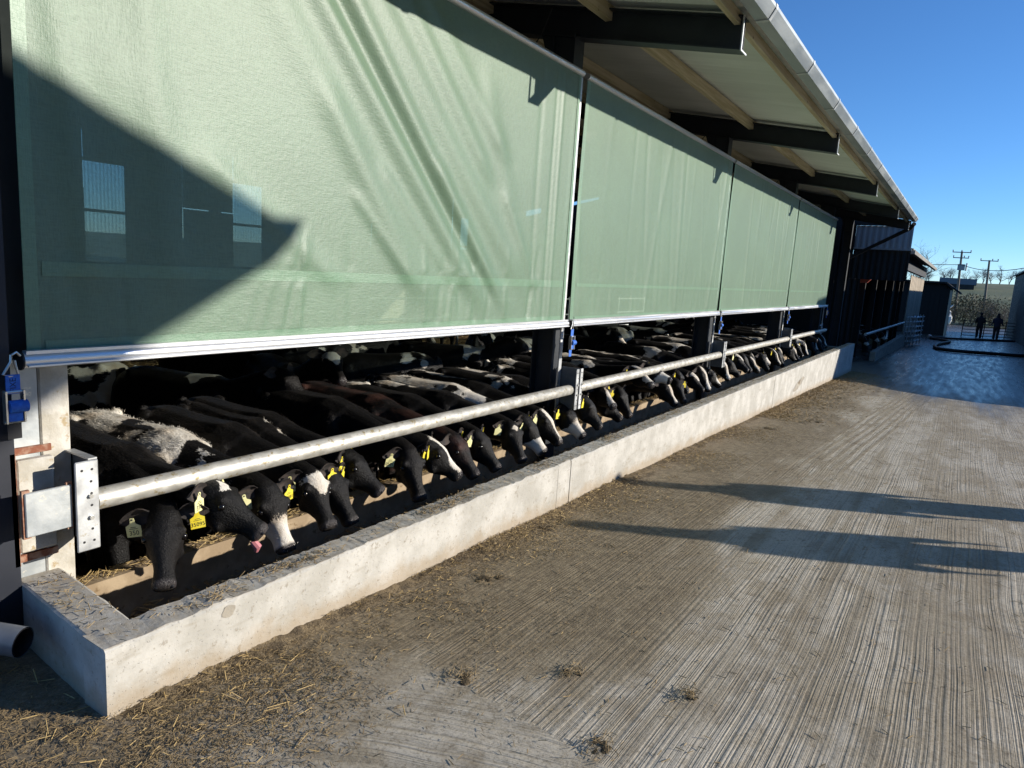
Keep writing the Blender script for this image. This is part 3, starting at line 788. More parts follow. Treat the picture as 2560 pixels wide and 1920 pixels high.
# grey drain pipe lying by the end panel
dp = empty("drain_pipe", (1.05, 2.75, 0.05), "grey plastic drain pipe lying open ended beside the trough end", "pipe")
a_, b_ = Vector((.84, 3.12, .17)), Vector((1.07, 2.70, .14))
rel(MB().tube([a_-(b_-a_)*1.2, a_, b_], .054, 20, caps=False).build("outer_wall", M['pvc'], smooth=True, recalc=False), dp)
rel(MB().tube([a_-(b_-a_)*1.2, a_, b_+(b_-a_)*.002], .048, 20, caps=False).build("bore", M['black_plastic'], smooth=True, recalc=False), dp)
rel(MB().box((.80, 2.90, -.02), (1.0, 3.02, .10)).build("support_block", M['concrete_old']), dp)

# ------------------------------------------------------------------ calves
def loft(mb, st, n=14, p=2.3):
    """st: list of (centre, half width, half height); lateral axis stays level"""
    k = len(st); V = []
    for i, (c, a, b) in enumerate(st):
        t = (Vector(st[min(i+1, k-1)][0])-Vector(st[max(i-1, 0)][0])).normalized()
        lat = Vector((0, 0, 1)).cross(t)
        lat = lat.normalized() if lat.length > .05 else Vector((0, 1, 0))
        up = t.cross(lat)
        for j in range(n):
            A = 2*pi*j/n; ca, sa = cos(A), sin(A)
            V.append(Vector(c)+lat*a*math.copysign(abs(ca)**(2/p), ca)+up*b*math.copysign(abs(sa)**(2/p), sa))
    Fs = [(i*n+j, i*n+(j+1) % n, (i+1)*n+(j+1) % n, (i+1)*n+j) for i in range(k-1) for j in range(n)]
    Fs += [tuple(reversed(range(n))), tuple((k-1)*n+j for j in range(n))]
    mb.add(V, Fs)
def remesh(mb, voxel, smooth_it, factor=.5):
    me = mb.mesh("tmp", [])
    o = bpy.data.objects.new("tmp", me); COL.objects.link(o)
    r = o.modifiers.new("r", 'REMESH'); r.mode = 'VOXEL'; r.voxel_size = voxel; r.use_smooth_shade = True
    s = o.modifiers.new("s", 'SMOOTH'); s.factor = factor; s.iterations = smooth_it
    dg = bpy.context.evaluated_depsgraph_get(); dg.update()
    out = bpy.data.meshes.new_from_object(o.evaluated_get(dg))
    bpy.data.objects.remove(o); bpy.data.meshes.remove(me)
    return out
def bez(p0, p1, p2, p3, t):
    return p0*(1-t)**3+p1*3*t*(1-t)**2+p2*3*t*t*(1-t)+p3*t**3

def calf(name, label, group, muzzle=None, base=None, facing=-90., P=(.86, 0, .70), hyaw=0., pitch=52., sc=1.05, patches=(), blaze=None, nose_white=False, brown=0.,
         tags=((1, 'tag_yellow', ''), (-1, 'tag_yellow', '')), voxel=.022, fur=0, seed=0, eyes=False, fat=1.0, white_ear=False, tongue=False, tail_swing=0.):
    rnd = random.Random(seed)
    mb = MB()
    g = fat
    trunk = [((-.615, 0, .735), .05, .07), ((-.59, 0, .71), .10, .12), ((-.52, 0, .685), .150*g, .165), ((-.42, 0, .665), .178*g, .195), ((-.28, 0, .640), .188*g, .212), ((-.10, 0, .612), .205*g, .232),
             ((.08, 0, .605), .200*g, .240), ((.22, 0, .615), .175*g, .240), ((.34, 0, .610), .145, .215), ((.44, 0, .59), .105, .165), ((.49, 0, .58), .06, .10)]
    loft(mb, trunk)
    P = (P[0], P[1], P[2]-.035) if muzzle is not None else P
    pitch = pitch-9 if muzzle is not None else pitch
    Pv = Vector(P)
    hy, hp = radians(hyaw), radians(pitch)
    h = Vector((cos(hp)*cos(hy), cos(hp)*sin(hy), -sin(hp)))
    l = Vector((0, 0, 1)).cross(h).normalized(); nrm = h.cross(l)
    if nrm.z < 0 and pitch < 80: nrm = -nrm
    N0 = Vector((.22, 0, .645)); nd = Vector((Pv.x-.26, Pv.y, Pv.z-.72)).normalized()
    neck = []
    for i in range(8):
        t = i/7; c = bez(N0, N0+Vector((.20, 0, -.01)), Pv-nd*.16-nrm*.035, Pv+h*.04-nrm*.03, t)
        neck.append((c, .135*(1-t)+.066*t, .195*(1-t)**1.2+.088*t+.01))
    loft(mb, neck)
    hd = [(-.035, .040, .040, .0), (-.01, .060, .066, -.008), (.035, .070, .082, -.016), (.075, .077, .094, -.026), (.115, .074, .098, -.033), (.155, .060, .088, -.032), (.19, .047, .070, -.026), (.225, .040, .056, -.020), (.255, .041, .050, -.018), (.282, .047, .050, -.018), (.303, .048, .045, -.019), (.318, .034, .030, -.020)]
    loft(mb, [(Pv+h*t+nrm*o, a, b) for t, a, b, o in hd])
    for sg in (-1, 1):
        mb.ball(tuple(Pv+h*.088+l*sg*.062+nrm*.030), (.026, .026, .024), 8, 5)
        mb.ball(tuple(Pv+h*.135+l*sg*.048-nrm*.085), (.035, .025, .035), 8, 5)
        mb.ball(tuple(Pv+h*.296+l*sg*.026+nrm*.012), (.017, .017, .015), 8, 5)               # brow
        mb.ball((.30, sg*.112, .60), (.10, .065, .19), 10, 6)
        mb.ball((-.44, sg*.125*g, .60), (.14, .065, .19), 10, 6)
        mb.ball((-.40, sg*.125*g, .815), (.05, .035, .035), 8, 5)              # hook bone
        j = rnd.uniform(-.05, .05)
        mb.tube([(.30, sg*.115, .55), (.31+j*.3, sg*.115, .42), (.315+j, sg*.112, .27), (.31+j, sg*.11, .09), (.335+j, sg*.11, .02), (.34+j, sg*.11, .0)], [.075, .056, .044, .032, .04, .036], 10)
        j = rnd.uniform(-.06, .06)
        mb.tube([(-.42, sg*.115, .60), (-.37+j*.3, sg*.125, .46), (-.50+j, sg*.115, .30), (-.49+j, sg*.11, .22), (-.475+j, sg*.11, .09), (-.45+j, sg*.11, .02), (-.445+j, sg*.11, .0)], [.12, .092, .048, .040, .032, .041, .037], 10)
    mb.tube([(-.59, 0, .79), (-.635, .0, .775), (-.662, tail_swing*.3, .70), (-.67, tail_swing*.6, .52), (-.665, tail_swing, .38), (-.66, tail_swing, .26)], [.04, .032, .026, .022, .036, .018], 8)
    me = remesh(mb, voxel, 3 if voxel < .016 else 2)
    nv = len(me.vertices)
    co = np.empty(nv*3, dtype=np.float64); me.vertices.foreach_get("co", co); co = co.reshape(-1, 3)
    # coat markings belong to the animal
    rel_h = co-np.array(Pv); t = rel_h @ np.array(h); s = rel_h @ np.array(l); q = rel_h @ np.array(nrm)
    nz = np.array([mnoise.fractal(Vector(p)*7+Vector((seed*3.3, seed*1.7, 0)), 1.0, 2.0, 3) for p in co])
    white = np.zeros(nv)
    for (c, r) in patches:
        d = np.sqrt((((co-np.array(c))/np.array(r))**2).sum(1))
        white = np.maximum(white, np.clip(.5+(1-d)*.8+nz*1.0, 0, 1))
    inhead = (np.abs(s) < .12) & (np.abs(q) < .17) & (t > -.06) & (t < .36)
    face = inhead & (q > -.02)
    white = np.where(inhead, 0, white)
    if blaze == 'star': white = np.where(face, np.maximum(white, np.clip(.5+(1-(np.abs((t-.055)/.048)+np.abs(s/.036)))*.8+nz*.7, 0, 1)), white)
    if blaze == 'heart': white = np.where(face, np.maximum(white, np.clip(.5+(1-np.maximum(np.abs(s)/(.062-.42*np.clip(t-.05, 0, .12)), np.abs(t-.085)/.068))*.8+nz*.45, 0, 1)), white)
    if blaze == 'blaze': white = np.where(face, np.maximum(white, np.clip(.5+(1-np.maximum(np.abs(s)/(.026+.05*np.clip(t-.12, 0, .3)), np.abs(t-.16)/.15))*.7+nz*.5, 0, 1)), white)
    if blaze == 'snip' or nose_white: white = np.where(inhead, np.maximum(white, np.clip(.5+(1-np.maximum(np.abs(s)/.075, np.abs(t-.235)/.075))*.8+nz*.6, 0, 1)), white)
    leg = (co[:, 2] < .30) & (rnd.random() < .6)
    white = np.where(leg, np.clip(.5+(.2-co[:, 2])*6+nz*.5, 0, 1), white)
    nose = np.where(inhead, np.clip((t-.280)/.010, 0, 1)*np.clip((q+.050)/.02, 0, 1), 0)
    ca = me.color_attributes.new("coat", 'FLOAT_COLOR', 'POINT')
    arr = np.ones((nv, 4)); arr[:, 0] = white; arr[:, 1] = nose; arr[:, 2] = brown*np.clip(.5+nz*1.5, 0, 1)
    ca.data.foreach_set("color", arr.reshape(-1))
    me.materials.append(M['coat'])
    # placing: either the muzzle meets a point in the trough, or the feet stand at a place
    mz = (Pv+h*.315-nrm*.018)*sc
    rz = radians(facing); R_ = Matrix.Rotation(rz, 4, 'Z')
    if muzzle is not None:
        w_ = Vector(muzzle)-(R_ @ mz); loc = (w_.x, w_.y, FLOOR)
    else: loc = (base[0], base[1], FLOOR)
    root = empty(name, loc, label, "calf", group, rz); root.scale = (sc, sc, sc)
    link("body", me, root)
    # ears with tags
    for sg in (1, -1):
        B = Pv+h*.012+l*sg*.056+nrm*.026
        e = (l*sg*.92-h*rnd.uniform(.05, .35)+nrm*rnd.uniform(-.25, .15)).normalized()
        k_ = (nrm*.55+h*.75); k_ = (k_-e*k_.dot(e)).normalized(); wd = e.cross(k_)
        V = []; nu_, nv_ = 7, 5
        for lay in (0, 1):
            for i in range(nu_):
                u = i/(nu_-1); wdt = .040*(sin(pi*min(1, .12+.86*u**.85)))**.75 if i < nu_-1 else .006
                for j in range(nv_):
                    vv = -1+2*j/(nv_-1)
                    V.append(B+e*(.118*u)+wd*(wdt*vv)-k_*((1-vv*vv)*.022*(1-.5*u))-k_*lay*.006+Vector((0, 0, -.02*u*u)))
        Fs = []
        for lay in (0, 1):
            o_ = lay*nu_*nv_
            for i in range(nu_-1):
                for j in range(nv_-1):
                    f_ = (o_+i*nv_+j, o_+i*nv_+j+1, o_+(i+1)*nv_+j+1, o_+(i+1)*nv_+j); Fs.append(f_)
        K = nu_*nv_
        for i in range(nu_-1):
            for j in (0, nv_-1): Fs.append((i*nv_+j, (i+1)*nv_+j, K+(i+1)*nv_+j, K+i*nv_+j))
        for j in range(nv_-1): Fs.append(((nu_-1)*nv_+j, (nu_-1)*nv_+j+1, K+(nu_-1)*nv_+j+1, K+(nu_-1)*nv_+j))
        ear = MB().add(V, Fs).build("ear", M['ear_white'] if white_ear else M['ear'], root, smooth=True)
        for (ts, tm, txt) in tags:
            if ts != sg: continue
            # level axes in the calf's own frame; the tag hangs from the middle of the ear
            A0 = B+e*.066+k_*.004-Vector((0, 0, .006))
            kk = Vector((k_.x, k_.y, k_.z*.35)).normalized()
            a_ = Vector((0, 0, 1)).cross(kk).normalized(); b_ = kk.cross(a_)
            tw = rnd.uniform(-.35, .35); a_ = (Matrix.Rotation(tw*.5, 3, kk) @ a_); b_ = (Matrix.Rotation(tw*.5, 3, kk) @ b_)
            poly = [(-.007, .006), (.007, .006), (.010, -.014), (.013, -.020), (.029, -.030), (.029, -.078), (-.029, -.078), (-.029, -.030), (-.013, -.020), (-.010, -.014)]
            tb = MB(); nn = len(poly)
            Vt = [A0+a_*x_+b_*y_+kk*.003 for x_, y_ in poly]+[A0+a_*x_+b_*y_+kk*.001 for x_, y_ in poly]
            tb.add(Vt, [tuple(range(nn)), tuple(reversed(range(nn, 2*nn)))]+[(i, i+nn, (i+1) % nn+nn, (i+1) % nn) for i in range(nn)])
            if voxel < .016:
                tb.add([A0+a_*.0085*cos(2*pi*j/10)+b_*.0085*sin(2*pi*j/10)+kk*.006 for j in range(10)], [tuple(range(10))])
                tb.add([A0+a_*.004*cos(2*pi*j/8)+b_*.004*sin(2*pi*j/8)+kk*.0068 for j in range(8)], [tuple(range(8))], 1)
            if txt:
                Vx, Fx = text_mesh(txt, .026 if len(txt) < 5 else .023)
                tb.add([A0+a_*p[0]*1.0+b_*(-.060+p[1]*1.15)+kk*.0038 for p in Vx], Fx, 1)
                for ln, hw in ((-.034, .010), (-.041, .016)):
                    tb.add([A0+a_*x_+b_*(ln+y_)+kk*.0038 for x_, y_ in ((-hw, -.0012), (hw, -.0012), (hw, .0012), (-hw, .0012))], [(0, 1, 2, 3)], 1)
            tb.build("ear_tag", [M[tm], M['print']], ear)
    if eyes:
        for sg in (-1, 1):
            c = Pv+h*.106+l*sg*.071+nrm*.010
            MB().ball(tuple(c), .0165, 10, 7).build("eye", M['eye'], root, smooth=True)
            c = Pv+h*.308+l*sg*.029+nrm*.006
            MB().ball(tuple(c), (.011, .009, .009), 8, 5).build("nostril", M['black_plastic'], root, smooth=True)
    if tongue:
        c = Pv+h*.315-nrm*.066
        MB().tube([tuple(c-h*.02), tuple(c+h*.015-nrm*.008), tuple(c+h*.022-nrm*.035+l*.012)], [.016, .018, .010], 8).build("tongue", M['tongue'], root, smooth=True)
    if fur:
        npoly = len(me.polygons)
        nvert = nv
        nr = np.empty(nv*3); me.vertices.foreach_get("normal", nr); nr = nr.reshape(-1, 3)
        rg = np.random.default_rng(seed+5)
        wgt = np.where(co[:, 2] > .40, 1., .12)*np.where(inhead, .10, 1.)
        idx = rg.choice(nv, size=fur, p=wgt/wgt.sum())
        base_ = co[idx]+rg.normal(0, .006, (fur, 3)); N = nr[idx]
        base_ -= N*.004
        flow = np.stack([-np.ones(fur), np.sign(base_[:, 1])*.25, -.35*np.ones(fur)], 1)+rg.normal(0, .45, (fur, 3))
        flow -= N*(flow*N).sum(1, keepdims=True)*.9
        flow /= np.linalg.norm(flow, axis=1, keepdims=True)
        wv = white[idx]
        L = (rg.uniform(.007, .015, fur)*np.where(inhead[idx], .5, 1.)*(1+.8*(wv > .5)))[:, None]
        tip = base_+(flow*.85+N*rg.uniform(.10, .48, (fur, 1)))*L
        sd_ = np.cross(flow, N); sd_ /= np.linalg.norm(sd_, axis=1, keepdims=True)+1e-9
        wdt = .0010
        Vf = np.concatenate([base_-sd_*wdt, base_+sd_*wdt, tip], 1).reshape(-1, 3)
        mf = bpy.data.meshes.new("hair")
        mf.vertices.add(len(Vf)); mf.vertices.foreach_set("co", Vf.reshape(-1))
        mf.loops.add(len(Vf)); mf.loops.foreach_set("vertex_index", np.arange(len(Vf), dtype=np.int32))
        mf.polygons.add(fur); mf.polygons.foreach_set("loop_start", np.arange(0, len(Vf), 3, dtype=np.int32)); mf.polygons.foreach_set("loop_total", np.full(fur, 3, dtype=np.int32))
        mf.update(calc_edges=True)
        ca2 = mf.color_attributes.new("coat", 'FLOAT_COLOR', 'POINT')
        af = np.ones((len(Vf), 4)); af[:, 0] = np.repeat(wv, 3); af[:, 1] = 0; af[:, 2] = brown*.7
        ca2.data.foreach_set("color", af.reshape(-1))
        mf.materials.append(M['fur'])
        tag(link("hair", mf, root), kind='stuff')
    return root

ORD = ["first", "second", "third", "fourth", "fifth", "sixth", "seventh", "eighth", "ninth", "tenth", "eleventh", "twelfth", "thirteenth", "fourteenth", "fifteenth", "sixteenth", "seventeenth", "eighteenth", "nineteenth"]
TENS = {20: "twenti", 30: "thirti", 40: "forti", 50: "fifti"}
def ordinal(n):
    if n < 20: return ORD[n-1]
    t_, u_ = n//10*10, n % 10
    w_ = TENS[t_]
    return w_+"eth" if u_ == 0 else w_[:-1]+"y-"+ORD[u_-1]
FEED = "calves feeding side by side at the trough"
YT, PT = 'tag_yellow', 'tag_pale'
near = [
    dict(label="black calf with its face down in the trough and tag 35095, nearest the end post", muzzle=(1.63, 2.74, .115), P=(.84, -.10, .72), hyaw=-30, pitch=58, sc=1.08, tags=((-1, PT, '350'), (1, YT, '35095')), facing=-93),
    dict(label="black calf with a white forehead star and its tongue out", muzzle=(2.09, 2.68, .25), P=(.80, .04, .79), hyaw=32, pitch=45, sc=1.08, blaze='star', patches=[((-.02, .18, .66), (.035, .09, .15)), ((.22, .15, .72), (.05, .06, .05))], tags=((-1, PT, '350'), (1, PT, '')), tongue=True, facing=-90),
    dict(label="shaggy calf with white shoulders and white rump, black band between, head low in the trough", muzzle=(2.27, 2.72, .11), P=(.86, .0, .70), hyaw=-10, pitch=62, sc=1.10, blaze='snip', nose_white=True, patches=[((.22, 0, .76), (.24, .30, .32)), ((-.32, .0, .80), (.20, .26, .20)), ((-.55, 0, .6), (.07, .2, .3))], tags=((1, YT, '65081'), (-1, PT, '')), facing=-84),
    dict(label="black calf with a heart shaped white forehead", muzzle=(2.60, 2.77, .12), P=(.86, 0, .71), hyaw=-12, pitch=56, sc=1.06, blaze='heart', patches=[((.02, .18, .58), (.12, .08, .06))], tags=((1, YT, '650'), (-1, PT, '0501')), facing=-88),
    dict(label="black calf with a white shoulder blade, the fifth from the end post", muzzle=(2.80, 2.80, .12), P=(.88, .02, .69), hyaw=8, pitch=60, sc=1.05, patches=[((.30, .12, .74), (.13, .12, .15))], tags=((1, YT, ''), (-1, YT, '')), facing=-94),
    dict(label="all black calf, the sixth from the end post", muzzle=(3.14, 2.90, .16), P=(.80, .05, .72), hyaw=28, pitch=50, sc=1.07, patches=[], tags=((1, YT, '650'), (-1, YT, '')), facing=-88),
    dict(label="black calf with muck on its forehead, the seventh from the end post", muzzle=(3.44, 2.83, .13), P=(.90, -.04, .66), hyaw=-18, pitch=64, sc=1.10, patches=[], tags=((-1, PT, '0501'), (1, YT, '')), facing=-90),
    dict(label="black calf with a white blaze above a dark muzzle, the eighth from the end post", muzzle=(3.82, 2.80, .12), P=(.86, .06, .70), hyaw=30, pitch=50, sc=1.06, blaze='blaze', patches=[((-.28, .02, .84), (.10, .12, .06))], tags=((-1, YT, ''),), facing=-86),
    dict(label="reddish brown necked calf with its muzzle down", muzzle=(4.02, 2.80, .10), P=(.88, .04, .68), hyaw=14, pitch=58, sc=1.08, brown=1.0, patches=[], tags=((1, YT, '651'),), facing=-90),
    dict(label="black calf with a yellow tag beside the brown necked calf", muzzle=(4.30, 2.80, .11), P=(.86, 0, .69), hyaw=16, pitch=58, sc=1.04, patches=[((-.42, 0, .84), (.10, .10, .07))], tags=((1, YT, ''), (-1, PT, '')), facing=-92),
    dict(label="black calf with a white triangle on its forehead", muzzle=(4.62, 2.78, .12), P=(.86, 0, .70), hyaw=-20, pitch=60, sc=1.03, blaze='star', patches=[((-.35, 0, .85), (.22, .07, .05))], tags=((1, PT, ''), (-1, PT, '')), facing=-88),
    dict(label="calf with a broad white back and shoulder just before the second column", muzzle=(4.92, 2.76, .12), P=(.86, .02, .69), hyaw=10, pitch=58, sc=1.08, nose_white=True, patches=[((.05, 0, .80), (.36, .20, .18)), ((.2, .16, .6), (.14, .1, .14))], tags=((1, YT, ''),), facing=-86),
    dict(label="black calf with a narrow white topline, the first before the second column", muzzle=(5.30, 2.82, .12), P=(.86, .03, .69), hyaw=16, pitch=56, sc=1.06, blaze='blaze', patches=[((-.2, 0, .86), (.3, .04, .04))], tags=((1, YT, ''), (-1, PT, '')), facing=-90),
]
for i, s_ in enumerate(near):
    calf("calf", group=FEED, voxel=.011 if i < 8 else .014, fur=(30000 if i < 5 else 16000 if i < 9 else 8000), seed=i+1, eyes=i < 10, fat=1.0-.02*(i % 3), **s_)
rnd = random.Random(11)
x = 5.66; n_ = len(near)
def whites(rnd):
    k = rnd.random(); pats = []; txt = "all black"
    if k < .25: pats = [((-.1, 0, .86), (rnd.uniform(.25, .5), rnd.uniform(.03, .06), .05))]; txt = "black calf with a white line along its back"
    elif k < .52: pats = [((rnd.uniform(.05, .3), rnd.uniform(-.05, .08), .80), (rnd.uniform(.10, .2), .16, .15))]; txt = "black calf with white shoulders"
    elif k < .72: pats = [((rnd.uniform(-.5, -.2), 0, .82), (rnd.uniform(.12, .2), .17, .14))]; txt = "black calf with a white rump patch"
    elif k < .88: pats = [((rnd.uniform(-.1, .2), 0, .78), (.14, .3, .25)), ((-.5, 0, .8), (.12, .15, .12))]; txt = "black calf with a white saddle"
    else: txt = "mostly black calf"
    bl = rnd.choice([None, 'blaze', 'blaze', 'star', 'snip', 'heart', None])
    f_ = {None: "dark face", 'blaze': "white blaze", 'star': "white star", 'snip': "white muzzle", 'heart': "white forehead"}[bl]
    return pats, bl, txt+" and "+f_ if "with" in txt else txt+" with "+f_
while x < 19.0:
    n_ += 1
    pats, bl, txt = whites(rnd)
    near_f = x < 8
    up_ = rnd.random() < .13
    calf("calf", txt+", "+ordinal(n_)+" along the trough", FEED, muzzle=(x, rnd.uniform(2.74, 2.92), rnd.uniform(.09, .17)), P=(rnd.uniform(.78, .92), rnd.uniform(-.06, .08), rnd.uniform(.78, .86) if up_ else rnd.uniform(.66, .75)), hyaw=rnd.uniform(-28, 40), pitch=rnd.uniform(22, 40) if up_ else rnd.uniform(48, 66),
         sc=rnd.uniform(.98, 1.12), patches=pats, blaze=bl, nose_white=(bl == 'snip'), tags=[t for t in ((1, rnd.choice([YT, YT, PT]), ''), (-1, rnd.choice([YT, PT]), '')) if rnd.random() < .6],
         voxel=.018 if near_f else .024, fur=4000 if near_f else 0, seed=n_, facing=-90+rnd.uniform(-10, 11), fat=rnd.uniform(.95, 1.02))
    x += rnd.uniform(.24, .44)
# second row, standing loose on the straw behind
BACK = "calves standing loose on the straw behind the feeding row"
back = [(2.75, 6.3, 140, "pale rumped muddy calf at the back by the end wall", dict(patches=[((-.5, 0, .7), (.28, .2, .2)), ((.2, -.1, .6), (.12, .2, .1))], P=(.78, 0, .86), pitch=30)),
        (4.6, 6.6, -70, "dark calf facing the yard with white stockings behind the first row", dict(blaze='blaze', patches=[], P=(.74, 0, .95), pitch=40)),
        (6.3, 6.4, 170, "black calf standing side on with a white chest mark", dict(patches=[((.1, .15, .7), (.12, .2, .1)), ((.42, 0, .65), (.08, .15, .2))], P=(.78, 0, .9), pitch=25)),
        (7.6, 7.0, -100, "white faced calf looking out from the straw with two tags", dict(blaze='snip', nose_white=True, patches=[((.4, 0, .7), (.12, .1, .1))], P=(.72, 0, .98), pitch=48)),
        (9.0, 6.2, 20, "black and white calf side on behind the second column", dict(patches=[((-.3, 0, .8), (.16, .25, .2))], P=(.78, 0, .9), pitch=25)),
        (11.0, 6.6, -80, "calf with a white neck facing the trough from behind", dict(patches=[((.3, 0, .75), (.15, .2, .2))], P=(.78, 0, .85), pitch=40)),
        (12.2, 5.9, 95, "pale rumped calf standing tail towards the yard", dict(patches=[((-.5, 0, .7), (.25, .3, .3))], P=(.78, 0, .9), pitch=25)),
        (13.6, 6.5, 175, "black calf with a white back standing side on in the third bay", dict(patches=[((0, 0, .84), (.4, .1, .08))], P=(.78, 0, .9), pitch=25)),
        (15.2, 5.8, -95, "black calf with white withers behind the third bay row", dict(patches=[((.2, 0, .84), (.2, .14, .1))], P=(.78, 0, .85), pitch=40)),
        (16.6, 6.4, 10, "white backed calf side on near the fourth column", dict(patches=[((0, 0, .84), (.5, .16, .1))], P=(.78, 0, .9), pitch=25)),
        (18.0, 5.7, -90, "black calf with white flecked back in the last bay", dict(patches=[((-.2, 0, .84), (.2, .1, .08))], P=(.78, 0, .85), pitch=40)),
        (3.3, 5.15, -75, "black calf pressing up close behind the nearest feeders", dict(patches=[((.1, 0, .86), (.14, .1, .06))], P=(.76, 0, .92), pitch=35)),
        (4.35, 5.3, -110, "black calf with a white forehead close behind the first bay row", dict(blaze='heart', patches=[], P=(.72, .1, .98), pitch=30)),
        (5.5, 5.2, 150, "black calf with white hind patch close behind the first bay row", dict(patches=[((-.35, -.1, .75), (.16, .2, .16))], P=(.78, 0, .9), pitch=25)),
        (6.9, 5.35, -60, "white blazed calf close behind the second bay row", dict(blaze='blaze', patches=[((.3, 0, .8), (.12, .16, .12))], P=(.74, 0, .94), pitch=35)),
        (8.4, 5.2, 200, "black and white calf side on close behind the second bay row", dict(patches=[((0, 0, .8), (.2, .3, .2))], P=(.78, 0, .9), pitch=25)),
        (9.9, 5.3, -95, "dark calf with a white muzzle close behind the third column", dict(blaze='snip', nose_white=True, patches=[], P=(.74, 0, .94), pitch=35)),
        (13.0, 5.2, -80, "white topped calf close behind the third bay row", dict(patches=[((0, 0, .84), (.4, .12, .08))], P=(.76, 0, .88), pitch=35)),
        (8.2, 9.6, 10, "dark calf far back on the straw by the rear wall", dict(patches=[((0, 0, .84), (.2, .1, .08))], P=(.78, 0, .9), pitch=25)),
        (11.4, 9.2, 190, "white sided calf far back on the straw", dict(patches=[((0, .15, .7), (.3, .2, .2))], P=(.78, 0, .9), pitch=25))]
for i, (bx, by, fa, lb, kw) in enumerate(back):
    calf("calf", lb, BACK, base=(bx, by), facing=fa, voxel=.024, seed=80+i, sc=1.12, tags=((1, YT, ''), (-1, YT, '')) if i in (1, 3) else (), **kw)

# pen gates inside the barn
def gate(name, label, x0, x1, y, z0, z1, n_r, material, group, skew=0., posts=3):
    r = empty(name, ((x0+x1)/2, y, z0), label, "gate", group)
    for i in range(n_r):
        z = z0+(z1-z0)*i/(n_r-1)
        rel(MB().tube([(x0, y, z), (x1, y+skew, z)], .021, 8).build("rail", material, smooth=True), r)
    for i in range(posts):
        t = i/(posts-1); xx = x0+(x1-x0)*t
        rel(MB().tube([(xx, y+skew*t-.002, z0-.06), (xx, y+skew*t-.002, z1+.05)], .025, 8).build("upright", material, smooth=True), r)
    return r
gate("pen_gate", "galvanised pen gate inside the barn behind the second bay", 8.2, 10.6, 8.0, -.1, .95, 4, M['galv_plate'], "pen gates inside the barn")
gate("pen_gate", "galvanised pen gate inside the barn behind the third bay", 11.0, 14.2, 7.6, -.1, .95, 4, M['galv_plate'], "pen gates inside the barn")
gate("pen_gate", "galvanised pen gate inside the barn behind the fourth bay", 15.2, 18.6, 7.6, -.1, .95, 4, M['galv_plate'], "pen gates inside the barn")
gate("end_gate", "low galvanised gate frame closing the far end of the feed passage", 19.5, 20.9, 3.3, -.3, .55, 3, M['galv'], None)

# ------------------------------------------------------------------ neighbouring sheds
shed = empty("old_cattle_shed", (32, 6, yard_z(28)), "dark older cattle shed with lower eaves beyond the barn", "shed")
# corrugated end wall facing the camera
def clad_x(x_, y0, y1, z0, z1, material, name, pitch=.16):
    mb = MB(); k = int((y1-y0)/pitch*4); V = []
    for z in (z0, z1):
        for q in range(k+1): V.append((x_+[0, 0, .035, .035][q % 4], y0+(y1-y0)*q/k, z))
    return mb.add(V, [(q, q+1, k+q+2, k+q+1) for q in range(k)]).build(name, material)
rel(clad_x(24.12, 1.66, 3.2, 2.84, 3.50, M['clad_grey'], "end_cladding"), shed)
rel(clad_x(24.14, 3.2, 12, 1.9, 5.2, M['clad_dark'], "end_cladding"), shed)
rel(clad_x(24.16, 1.66, 3.2, 1.9, 2.84, M['clad_dark'], "end_cladding"), shed)
rel(clad_x(24.18, 2.9, 8, -.6, 1.9, M['clad_dark'], "end_cladding"), shed)
rel(MB().prism([(1.75, 3.5), (3.6, 3.5), (3.6, 4.0), (1.75, 3.66)], "x", 24.05, 24.10).build("end_panel", M["clad_dark"]), shed)
rel(MB().box((24.09, 1.64, 2.80), (24.13, 3.2, 2.85)).build("flashing", M['clad_grey']), shed)
for i in range(17):                                   # eave gutter lengths and roof sheets
    a = 24.3+i*.96; b = a+.95
    rel(MB().prism([(1.55, 2.72), (1.66, 2.72), (1.66, 2.83), (1.55, 2.83)], 'x', a, b).build("gutter_length", M['old_roof']), shed)
    rel(MB().prism([(1.60, 2.84), (8.2, 4.1), (8.2, 4.14), (1.60, 2.88)], 'x', a, b).build("roof_sheet", M['old_roof']), shed)
rel(MB().box((24.3, 1.95, 2.35), (40.4, 2.10, 2.80)).build("eave_beam", M['black_plastic']), shed)
for i, xx in enumerate((25.2, 28.4, 31.6, 34.8, 38.0, 40.3)):
    rel(MB().box((xx, 2.85, yard_z(xx)-.1), (xx+.16, 3.02, 2.9)).build("post", M['board_dark']), shed)
rel(MB().box((24.3, 8.0, -1.2), (40.4, 8.2, 4.0)).build("back_wall", M['board_dark']), shed)
rel(MB().box((40.2, 3.3, -1.2), (40.4, 8.2, 3.2)).build("end_wall", M['board_dark']), shed)
rel(MB().box((24.3, 3.0, -.8), (40.2, 8.0, yard_z(32)-.05)).build("shed_floor", M['bedding']), shed)
rel(MB().box((24.4, 2.2, -1.2), (40.2, 2.36, -.30)).build("feed_kerb", M['concrete_old']), shed)
rel(MB().tube([(24.3, 2.55, .22), (40.0, 2.55, .10)], .045, 10).build("feed_rail", M['galv_plate'], smooth=True), shed)
o = MB().prism([(3.02, 1.98), (2.72, 2.05), (2.66, 1.90), (2.75, 1.80), (3.02, 1.78)], 'x', 24.6, 24.75).build("red_float_bowl", M['red']); rel(o, shed)
# boarded wall beyond it that catches the sun
bw = empty("boarded_wall", (42, 2.62, yard_z(42)), "weathered upright board wall catching the sun beyond the old shed", "wall")
for i in range(24):
    a = 40.9+i*.5
    rel(MB().box((a, 2.60+.012*(i % 2), yard_z(a)-.1), (a+.485, 2.64+.012*(i % 2), 2.45-.03*((i*7) % 3))).build("board", M['board']), bw)
